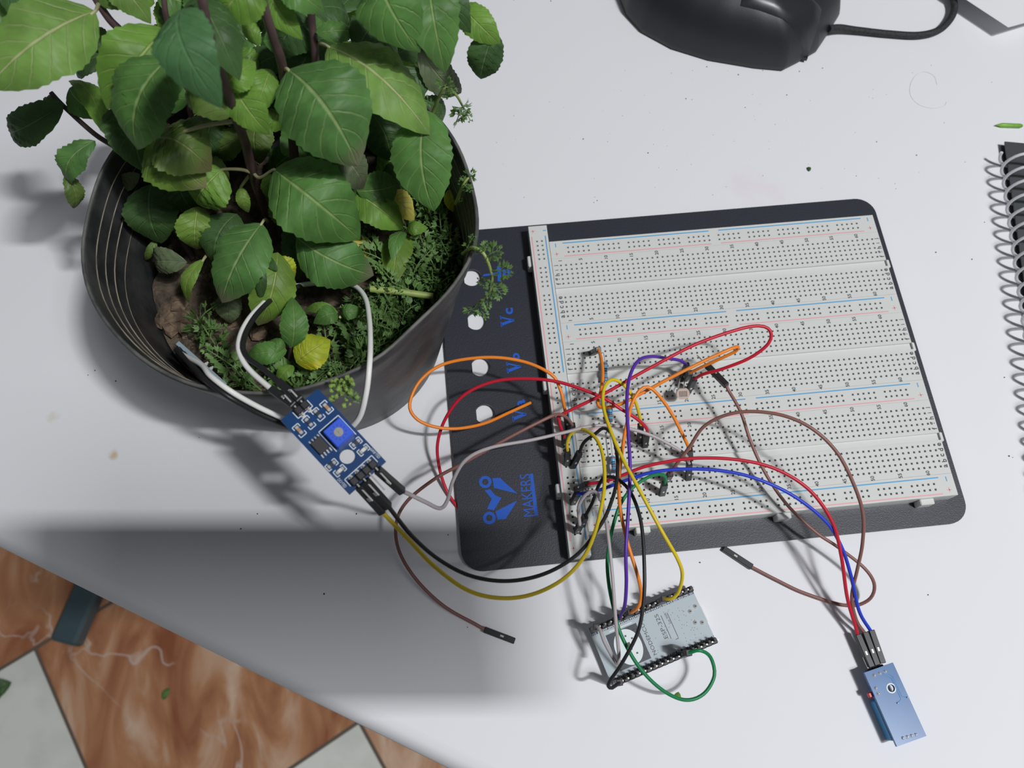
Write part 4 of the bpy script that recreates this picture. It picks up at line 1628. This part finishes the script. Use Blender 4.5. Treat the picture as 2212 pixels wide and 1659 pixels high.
# two-core cable from comparator to soil probe
u1 = [mp(a, -0.005, 1.2) for a in (0.40, 0.565)]
v1 = [P(571, 830, 111), P(586, 811, 111)]
v1 = [u1[i] + (v1[i] - u1[i]).normalized() * 13.6 for i in range(2)]
pa, pb = P(383, 740, 84), P(487, 832, 84)
pd = (pb - pa).normalized()
pn = V((pd.y, -pd.x, 0)).normalized()          # toward the front-left of the pot
if pn.dot(P(400, 800, 84) - P(430, 770, 84)) < 0:
    pn = -pn
pc = (pa + pb) / 2
h1 = pc - pd * 3.6 + pn * 2.6
h2 = pc - pd * 6.2 + pn * 2.6
cab = thing('probe_cable', (P(600, 640, 80).x, P(600, 640, 80).y, 70), 'white and black two-core cable between the blue board and the soil probe', 'cable')
wpts = [v1[0] - (v1[0] - u1[0]).normalized() * 0.5] + [P(*q) for q in (
    (545, 805, 111), (524, 778, 110), (515, 748, 108), (524, 712, 104), (548, 676, 99), (588, 640, 90), (630, 620, 83),
    (690, 611, 79), (740, 611, 80), (770, 620, 84), (790, 646, 91), (798, 690, 100), (800, 740, 108), (798, 790, 112),
    (791, 850, 108), (775, 905, 100), (740, 932, 94), (680, 934, 93), (615, 905, 97), (560, 880, 103), (500, 846, 111),
    (455, 812, 111), (434, 787, 104))] + [h1 + Z_ * 8]
bpts = [v1[1] - (v1[1] - u1[1]).normalized() * 0.5] + [P(*q) for q in (
    (562, 792, 112), (538, 776, 111), (527, 760, 110), (525, 742, 109), (534, 712, 105), (558, 675, 100), (598, 638, 91),
    (638, 620, 83), (690, 612, 76), (738, 612, 77), (766, 622, 80), (789, 648, 88), (797, 692, 97), (799, 742, 105.5), (797, 792, 109.8),
    (790, 850, 105.8), (774, 905, 97.8), (738, 938, 91), (680, 940, 90), (611, 915, 95), (555, 891, 101), (494, 857, 109),
    (446, 822, 109), (420, 796, 102))] + [h2 + Z_ * 8]
for nm, pts_, m_ in (('white_core', wpts, 'w_white'), ('black_core', bpts, 'w_black')):
    g = MB()
    g.tube(spline(pts_, 1.5), 0.95, 10)
    g.build(nm, M[m_], cab)
for i in range(2):
    housing(cab, u1[i], v1[i])
housing(cab, h1 - Z_ * 6, h1 + Z_ * 8)
housing(cab, h2 - Z_ * 6, h2 + Z_ * 8)
prb = thing('soil_probe', (pc.x, pc.y, ZS - 10), 'soil moisture probe pushed into the soil at the pot edge', 'sensor')
g = MB()
hwid = (pb - pa).length / 2
dn = (pc - CAM).normalized()
fn = dn.cross(pd).normalized()
g.box(pc + dn * 10, pd * hwid, fn * 0.8, dn * 10)
g.box(pc - pd * (hwid - 3.5) + dn * 26, pd * 3.5, fn * 0.8, dn * 6)
g.box(pc + pd * (hwid - 3.5) + dn * 26, pd * 3.5, fn * 0.8, dn * 6)
g.build('probe_panel', M['pcb_edge'], prb)
for h in (h1, h2):
    g = MB()
    g.cbox(h - Z_ * 8.5, pd * 1.2, pn * 1.2, Z_ * 2.2, 0.3)
    g.tube([h - Z_ * 7 - pn * 1.4, h - Z_ * 7 - pn * 3.2], 0.4, 6)
    g.build('header_block', M['housing'], prb)
for k in (-1, 1):
    g = MB()
    g.tube([pc + pd * (1.2 + k * 1.4) - pn * 0.8 - Z_ * 3, pc + pd * (1.2 + k * 1.4) - pn * 2.4 - Z_ * 3], [0.9, 0.3], 8)
    g.build('solder_joint', M['solder'], prb)

# ------------------------------------------------------------------ controller board, lying face down
esp = thing('controller_board', (ESPC.x, ESPC.y, 0), 'white microcontroller board lying face down with jumper wires on its pins', 'circuit board')
ZE = 5.0
g = MB()
g.plate([(-24.1, -12.7), (24.1, -12.7), (24.1, 12.7), (-24.1, 12.7)], [], ESPC, EX, EY, Z_, ZE - 1.5, ZE)
pe = g.build('circuit_panel', M['esp'], esp)
g = MB()


def ep(x, y, h=0.0):
    return ESPC + EX * x + EY * y + Z_ * (ZE + 0.03 + h)


for sg in (-1, 1):
    flat(g, [ep(-24.0, sg * 9.3), ep(24.0, sg * 9.3), ep(24.0, sg * 12.65), ep(-24.0, sg * 12.65)][::sg], 1)
# dark logo panel with a pale disc and a chip glyph


def el(x, y):
    q = P(x, y, ZE) - ESPC
    return q.dot(EX), q.dot(EY)


flat(g, [ep(-18.6, -7.4), ep(-4.4, -7.4), ep(-4.4, 7.9), ep(-18.6, 7.9)], 0)
g.build('dark_print', [M['espdark'], M['band']], pe)
g = MB()
g.add([ep(-11.4 + 5.9 * math.cos(a), 0.3 + 7.4 * math.sin(a), 0.03) for a in (2 * math.pi * k / 40 for k in range(40))], [list(range(40))])
flat(g, [ep(-16.5, -8.4, .02), ep(-6, -8.4, .02), ep(-6, -8.0, .02), ep(-16.5, -8.0, .02)])
L1_ = ['3V3', 'EN', 'SVP', 'SVN', 'P34', 'P35', 'P32', 'P33', 'P25', 'P26', 'P27', 'P14', 'P12', 'GND', 'P13', 'SD2', 'SD3', 'CMD', '5V']
L2_ = ['GND', 'P23', 'P22', 'TX', 'RX', 'P21', 'GND', 'P19', 'P18', 'P5', 'P17', 'P16', 'P4', 'P0', 'P2', 'P15', 'SD1', 'SD0', 'CLK']
for i in range(19):
    for sg, t in ((-1, L1_[i]), (1, L2_[i])):
        put_text(g, t, ep((i - 9) * PT, sg * 9.75, 0.03), EX, -EY, 0.8, 0.7 * len(t), 0.01)
g.build('pale_print', M['silk'], pe)
g = MB()
flat(g, [ep(-12.7, -1.4, .06), ep(-10.2, -1.4, .06), ep(-10.2, 1.9, .06), ep(-12.7, 1.9, .06)])
for dx, dy in ((-3.2, -2.8), (0.6, -4.2), (2.8, -2.4), (-2.6, 3.4), (2.4, 3.8), (0, 4.6)):
    flat(g, [ep(-11.4 + dx - .4, dy - .3, .06), ep(-11.4 + dx + .4, dy - .3, .06), ep(-11.4 + dx + .4, dy + .4, .06), ep(-11.4 + dx - .4, dy + .4, .06)])
RU, RL = -EY, -EX
put_text(g, 'NODEMCU', ep(-2.2, 0.6), RU, RL, 1.6, 13.5)
put_text(g, 'ESP-32S', ep(*el(1428, 1353)), RU, RL, 1.7, 10.5)
put_text(g, 'Lua WIFI', ep(*el(1442, 1336)), RU, RL, 1.1, 4.6)
put_text(g, 'L', ep(*el(1462, 1378)), RU, RL, 1.4, 1.0)
lx, ly = el(1439, 1355)
mx_, my_ = el(1453, 1350)
for x, y0, y1 in ((lx, ly - 5.2, ly + 5.0), (mx_, my_ - 5.4, my_ + 5.0)):
    flat(g, [ep(x - .13, y0), ep(x + .13, y0), ep(x + .13, y1), ep(x - .13, y1)])
rr = random.Random(2)
for i in range(60):
    x, y = rr.uniform(8, 20), rr.uniform(-7.5, 7.5)
    if i > 24:
        x = rr.uniform(-8, 20)
    flat(g, [ep(x - .12, y - .12), ep(x + .12, y - .12), ep(x + .12, y + .12), ep(x - .12, y + .12)])
g.build('black_print', M['ink'], pe)
for (x, y) in (el(1502, 1310), el(1491, 1321), el(1502, 1345), el(1517, 1345)):
    g = MB()
    g.tube([ep(x, y, 0), ep(x, y, 0.4), ep(x, y, 0.4)], [1.0, 0.85, 0.01], 14)
    g.build('solder_joint', M['solder'], pe)
    g = MB()
    g.cyl(ep(x, y, 0.25), Z_, 0.4, 0.35, 8)
    g.build('through_pin', M['ink'], pe)
for sg in (-1, 1):
    for i in range(19):
        c = ESPC + EX * ((i - 9) * PT) + EY * (sg * 11.43)
        g = MB()
        g.cbox(c + Z_ * (ZE + 1.27), EX * 1.2, EY * 1.25, Z_ * 1.24, 0.35)
        hb = g.build('header_block', M['housing'], esp)
        g = MB()
        g.box(c + Z_ * (ZE + 5.2), EX * 0.32, EY * 0.32, Z_ * 3.2)
        g.build('pin', M['tin'], hb)
g = MB()
g.cbox(ESPC + EX * -14.5 + Z_ * 1.9, EX * 9, EY * 8, Z_ * 1.6, 0.3)
g.build('shield_can', M['tin'], esp)
g = MB()
g.cbox(ESPC + EX * 21.6 + Z_ * 2.0, EX * 3.4, EY * 3.8, Z_ * 1.5, 0.5)
g.build('usb_socket', M['tin'], esp)

# ------------------------------------------------------------------ humidity sensor board, face down
ZD = 8.0
c4 = [P(1872, 1451, ZD), P(1934.6, 1430, ZD), P(1995.8, 1591, ZD), P(1932.7, 1615, ZD)]
DO = (c4[0] + c4[1] + c4[2] + c4[3]) / 4
dx_ = ((c4[1] - c4[0]) + (c4[2] - c4[3])) / 2
dy_ = ((c4[3] - c4[0]) + (c4[2] - c4[1])) / 2
DW, DL = dx_.length, dy_.length
dx_.normalize()
dy_ = (dy_ - dx_ * dy_.dot(dx_)).normalized()
DO.z = 0
dht = thing('humidity_sensor_board', (DO.x, DO.y, 0), 'light blue sensor board lying face down at lower right', 'circuit board')


def dp(a, b, h=0.0):
    return DO + dx_ * ((a - .5) * DW) + dy_ * ((b - .5) * DL) + Z_ * (ZD + h)


hc = ((0.60 - .5) * DW, (0.30 - .5) * DL)
g = MB()
hole = [(hc[0] + 1.5 * math.cos(2 * math.pi * k / 24), hc[1] + 1.5 * math.sin(2 * math.pi * k / 24)) for k in range(24)]
g.plate([(-DW / 2, -DL / 2), (DW / 2, -DL / 2), (DW / 2, DL / 2), (-DW / 2, DL / 2)], [hole], DO, dx_, dy_, Z_, ZD - 1.5, ZD)
pdh = g.build('circuit_panel', M['pcb_light'], dht)
g = MB()
rg = []
for r in (2.0, 1.5):
    rg += [dp(.60, .30, 0.04) + dx_ * (math.cos(a) * r) + dy_ * (math.sin(a) * r) for a in (2 * math.pi * k / 24 for k in range(24))]
g.add(rg, [(i, (i + 1) % 24, 24 + (i + 1) % 24, 24 + i) for i in range(24)])
g.build('hole_ring', M['silk'], pdh)
g = MB()
tr_ = [[(.44, .10), (.62, .13), (.74, .18), (.74, .47), (.58, .50)], [(.55, .09), (.70, .11), (.80, .17), (.80, .44), (.94, .47)]]
for t in tr_:
    g.tube([dp(a, b, 0.02) for a, b in t], 0.13, 5)
g.build('copper_trace', mat('trace_blue', srgb(70, 146, 208), 0.3), pdh)
for (a, b, r) in ((.26, .075, .8), (.45, .075, .8), (.64, .075, .8), (.14, .235, .8), (.14, .31, .8), (.28, .925, .7), (.42, .93, .7),
                  (.56, .935, .7), (.70, .94, .7), (.58, .50, .45), (.94, .475, .4)):
    g = MB()
    q = dp(a, b)
    g.tube([q, q + Z_ * 0.5, q + Z_ * 0.85], [r, r * 0.6, 0.1], 10)
    g.build('solder_joint', M['solder'], pdh)
g = MB()
g.cbox(dp(.45, .66, -1.6 - 3.1) + Z_ * 0.0, dx_ * 6.1, dy_ * 7.9, Z_ * 3.05, 0.4)
sb_ = g.build('sensor_body', M['dhtblue'], dht)
g = MB()
for i in range(4):
    for j in range(5):
        g.box(dp(.45, .66) + dx_ * ((i - 1.5) * 2.6) + dy_ * ((j - 2) * 2.6) - Z_ * 7.7, dx_ * 0.9, dy_ * 0.7, Z_ * 0.12)
g.build('grille', M['dhtblue'], sb_)
g = MB()
g.cbox(dp(.0, .30, -1.5 - 0.9), dx_ * 1.6, dy_ * 1.0, Z_ * 0.85, 0.3)
g.build('indicator_led', M['redled'], dht)
header(dht, [dp(a, 0.02, -1.5) for a in (.26, .45, .64)], -dy_, -Z_, 6.0)

# ------------------------------------------------------------------ mouse
mo = thing('computer_mouse', (120, 168, 0), 'black computer mouse at the top edge of the desk', 'mouse')
outl = [(57.5, 186), (57.6, 178), (59.4, 167), (66.5, 153.5), (81.7, 140), (101.3, 129.8), (126.4, 121.8), (141.5, 118.6),
        (152, 123.6), (163.6, 130), (168.5, 136), (174.5, 143.5), (183, 154.8), (187, 168), (186, 184), (176, 198), (158, 208),
        (128, 213), (98, 214), (76, 210), (62, 200)]
MCX, MCY = 116.0, 172.0


def dens(poly, k=4):
    o = []
    n_ = len(poly)
    for i in range(n_):
        a, b = poly[i], poly[(i + 1) % n_]
        for j in range(k):
            o.append((a[0] + (b[0] - a[0]) * j / k, a[1] + (b[1] - a[1]) * j / k))
    return o


dl = dens(outl)
nd = len(dl)
mprof = [(0.985, 0.3), (1.0, 1.2), (1.0, 4.0), (0.985, 9), (0.955, 15), (0.90, 21), (0.82, 26.5), (0.70, 31), (0.55, 34.5), (0.36, 37), (0.16, 38.3), (0.0, 38.6)]


def mouse_pt(x, y, s, z, off=0):
    # flanks drop toward the front
    zf = z * (1.0 - 0.28 * max(0, (MCX + (x - MCX) * s - 120) / 68) ** 1.3)
    return V((MCX + (x - MCX) * s, MCY + (y - MCY) * s, zf + off))


g = MB()
vv = [mouse_pt(x, y, s, z) for s, z in mprof for x, y in dl]
g.add(vv, [(i * nd + k, i * nd + (k + 1) % nd, (i + 1) * nd + (k + 1) % nd, (i + 1) * nd + k) for i in range(len(mprof) - 1) for k in range(nd)], 0, True)
g.add([mouse_pt(x, y, *mprof[0]) for x, y in dl], [list(range(nd))[::-1]])
g.build('body', M['mouse'], mo)


def mouse_z(x, y):
    """height of the shell above x, y"""
    dx, dy = x - MCX, y - MCY
    best = 1.0
    for i in range(nd):
        x1, y1 = dl[i][0] - MCX, dl[i][1] - MCY
        x2, y2 = dl[(i + 1) % nd][0] - MCX, dl[(i + 1) % nd][1] - MCY
        den = dx * (y2 - y1) - dy * (x2 - x1)
        if abs(den) < 1e-9:
            continue
        t = (x1 * (y2 - y1) - y1 * (x2 - x1)) / den
        u = (x1 * dy - y1 * dx) / den
        if t > 0 and -1e-6 <= u <= 1 + 1e-6:
            best = 1 / t
            break
    s = min(best, 1.0)
    for (s1, z1), (s2, z2) in zip(mprof[2:], mprof[3:]):
        if s1 >= s >= s2:
            z = z1 + (z2 - z1) * (s1 - s) / max(s1 - s2, 1e-6)
            break
    else:
        z = 4.0
    return z * (1.0 - 0.28 * max(0, (x - 120) / 68) ** 1.3)


def shell(name, quad, mt, off, nu=16, nv=10, thick=1.6):
    """raised skin over the quad (plan corners a b c d), following the dome"""
    a, b, c, d = [V((q[0], q[1], 0)) for q in quad]
    top_, bot = [], []
    for i in range(nu + 1):
        for j in range(nv + 1):
            u, v = i / nu, j / nv
            p = (a * (1 - u) + b * u) * (1 - v) + (d * (1 - u) + c * u) * v
            z = mouse_z(p.x, p.y)
            edge = min(u, 1 - u, v, 1 - v)
            o = off * min(1.0, 0.35 + edge * 9)
            top_.append(V((p.x, p.y, z + o)))
            bot.append(V((p.x, p.y, z - thick)))
    w_ = nv + 1
    g = MB()
    g.add(top_, [(i * w_ + j, (i + 1) * w_ + j, (i + 1) * w_ + j + 1, i * w_ + j + 1) for i in range(nu) for j in range(nv)], 0, True)
    bd = [j for j in range(nv + 1)] + [i * w_ + nv for i in range(1, nu + 1)] + [nu * w_ + j for j in range(nv - 1, -1, -1)] + [i * w_ for i in range(nu - 1, 0, -1)]
    nb = len(bd)
    g.add([top_[i] for i in bd] + [bot[i] for i in bd], [(i, (i + 1) % nb, nb + (i + 1) % nb, nb + i) for i in range(nb)])
    return g.build(name, mt, mo)


ga, gb = P(1602, 6, 33), P(1762, 113, 10)
gd = (gb - ga)
gd.z = 0
gl = gd.length
gd.normalize()
gn = V((-gd.y, gd.x, 0))
q0, q1 = V((ga.x, ga.y, 0)), V((gb.x, gb.y, 0)) - gd * 2.5
shell('main_button', [q0 + gn * 0.7, q1 + gn * 0.7, q1 + gn * 21, q0 + gn * 22], M['mousegloss'], 1.7)
shell('main_button', [q0 + gn * 29, q1 + gn * 27, q1 + gn * 44, q0 + gn * 48], M['mousegloss'], 1.7)
g = MB()
wc = (q0 + q1) / 2 + gn * 25
wc.z = mouse_z(wc.x, wc.y) - 3
g.tube([wc - gn * 2.6, wc + gn * 2.6], 8, 24)
g.build('scroll_wheel', M['rubber'], mo)
cb = [P(x, y, z) for x, y, z in ((1790, 62, 7), (1815, 60, 5), (1850, 65, 3), (1920, 73, 2.4), (1985, 76, 2.4), (2030, 64, 2.6), (2056, 36, 3.2), (2061, 8, 4),
                                 (2046, -26, 5), (2010, -60, 4), (1950, -90, 2.4))]
g = MB()
g.tube(spline(cb, 2), 2.0, 10)
g.build('cord', M['braid'], mo)

# ------------------------------------------------------------------ notebook
na = V((-0.203, -0.979, 0)).normalized()
nn = V((-na.y, na.x, 0))
nc0 = V((239.9, 40.6, 0)) + nn * 9.0
nbk = thing('spiral_notebook', nc0 + nn * 80 + na * 60, 'spiral-bound notebook with a dark cover at the right edge', 'notebook')
tp = nc0 - na * 18
for nm, z0, z1, m_, ins in (('back_cover', 0.05, 0.8, 'cover', 0), ('pages', 0.85, 3.4, 'paper', 1.5), ('front_cover', 3.45, 4.2, 'cover', 0)):
    g = MB()
    st_ = {'back_cover': -3.0, 'pages': 1.0, 'front_cover': -3.0}[nm]
    g.prism([(st_, ins), (150 - ins, ins), (150 - ins, 210 - ins), (st_, 210 - ins)], tp, nn, na, Z_, z0, z1)
    g.build(nm, M[m_], nbk)
g = MB()
hp = []
pitch = 8.05
for i in range(24 * 24):
    a = 2 * math.pi * i / 24
    f = i / 24 * pitch
    hp.append(nc0 + na * (f - 6) + nn * (-9.0 * math.cos(a)) + Z_ * (9.6 - 8.6 * math.sin(a)))
g.tube(hp, 0.8, 8)
g.build('spiral_binding', M['coil'], nbk)

# ------------------------------------------------------------------ paper sheet with a lifted corner
pcn = P(2177, 60, 10)
u = (P(2212, 47.5, 10) - pcn)
u.z = 0
u.normalize()
v = (P(2099, 0, 12) - pcn)
v.z = 0
v.normalize()
g = MB()
vv = []
for i in range(13):
    for j in range(13):
        a, b = i / 12 * 150, j / 12 * 200
        lift = 10.0 * max(0.0, 1 - a / 130) ** 1.5 * max(0.1, 1 - max(0, b - 40) / 160)
        vv.append(pcn + u * a + v * b + Z_ * (lift - 10 + 0.3))
g.add(vv, [(i * 13 + j, (i + 1) * 13 + j, (i + 1) * 13 + j + 1, i * 13 + j + 1) for i in range(12) for j in range(12)], 0, True)
g.add([q - Z_ * 0.2 for q in vv], [(i * 13 + j, i * 13 + j + 1, (i + 1) * 13 + j + 1, (i + 1) * 13 + j) for i in range(12) for j in range(12)], 0, True)
tag(g.build('paper_sheet', M['paper']), 'white paper sheet with a raised corner at the top right', 'paper')

# ------------------------------------------------------------------ bits on the desk and the floor
a, b = P(2150, 270, 1.2), P(2208, 272, 1.2)
t = (b - a).normalized()
g = MB()
g.tube([a, a + t * 3, a + t * 4, b - t * 1.0, b], [0.1, 1.1, 1.25, 1.2, 0.8], 10)
tag(g.build('stem_piece', M['greenbit']), 'short bright green cut stem above the notebook', 'plant bit')
tag(leaf(None, (1469, 1510, 0.6), (1462, 1494, 1.6), 12, 'bright', 0.3, 0.1, raw=True, name='leaf_scrap'),
    'tiny green leaf scrap beside the green wire loop', 'plant bit')
tag(leaf(None, (1748, 370, 0.5), (1750, 354, 1.5), 9, 'dark', 0.3, 0.1, raw=True, name='leaf_scrap'),
    'tiny dark leaf scrap above the breadboard', 'plant bit')
tag(leaf(None, (352, 1512, FZ + 1), (366, 1486, FZ + 3), 14, 'leaf', 1, 0.2, raw=True, name='leaf_scrap'),
    'small green leaf scrap on the brown floor tile', 'plant bit')
tag(leaf(None, (-24, 1500, FZ + 2), (20, 1476, FZ + 8), 44, 'dark', 6, 0.4, raw=True, name='leaf_scrap'),
    'dark curled leaf on the white floor tile at the left edge', 'plant bit')
g = MB()
hp = [P(x, y, 0.15) for x, y in ((2024, 183), (2018, 165), (1998, 155), (1978, 163), (1966, 185), (1968, 208), (1985, 226), (2015, 234), (2040, 228), (2044, 220))]
g.tube(spline(hp), 0.05, 4)
tag(g.build('loose_hair', mat('hair', (0.60, 0.56, 0.55), 0.5)), 'fine curled hair lying below the mouse cord', 'hair')
g = MB()
rr = random.Random(17)
for i, (x, y) in enumerate(((1894, 306), (1527, 144), (1595, 161), (1648, 152), (1727, 154), (1777, 147), (1700, 205), (2012, 141), (2040, 265), (1610, 232), (1482, 213),
                            (1495, 215), (1290, 433), (1283, 437), (1980, 335), (2022, 545), (2127, 480), (2180, 985), (2188, 988), (2170, 815), (1040, 90), (1110, 250),
                            (205, 800), (190, 810), (250, 823), (430, 945), (556, 1110), (520, 1142), (968, 1155), (1010, 1355), (870, 1160), (1512, 1215), (2005, 1285),
                            (700, 1283), (1110, 0), (1190, 2), (1260, 300), (1400, 330), (1345, 250), (1850, 380), (2085, 350), (2100, 560), (960, 1215), (770, 1110))):
    q = P(x, y, 0.25)
    blob(g, q, rr.uniform(0.18, 0.42), 0, 0.6, i, 5)
for i in range(60):
    q = P(rr.uniform(1050, 2150), rr.uniform(150, 430), 0.12)
    blob(g, q, rr.uniform(0.1, 0.22), 0, 0.6, i, 5)
tag(g.build('crumbs', M['crumb']), 'tiny dark crumbs scattered over the white desktop', 'crumbs', kind='stuff')

# ------------------------------------------------------------------ the phone that takes the picture (casts the broad shade at lower left)
ph = thing('smartphone', CAM + BK * 20, 'black smartphone held level above the desk', 'phone')
pc_ = CAM + BK * 24 + RT * 84 - UP * 20
g = MB()
g.cbox(pc_, RT * 90, UP * 31, BK * 4, 1.5)
g.build('body', M['phone'], ph)

for o in bpy.data.objects:
    if '_o' in o:
        del o['_o']
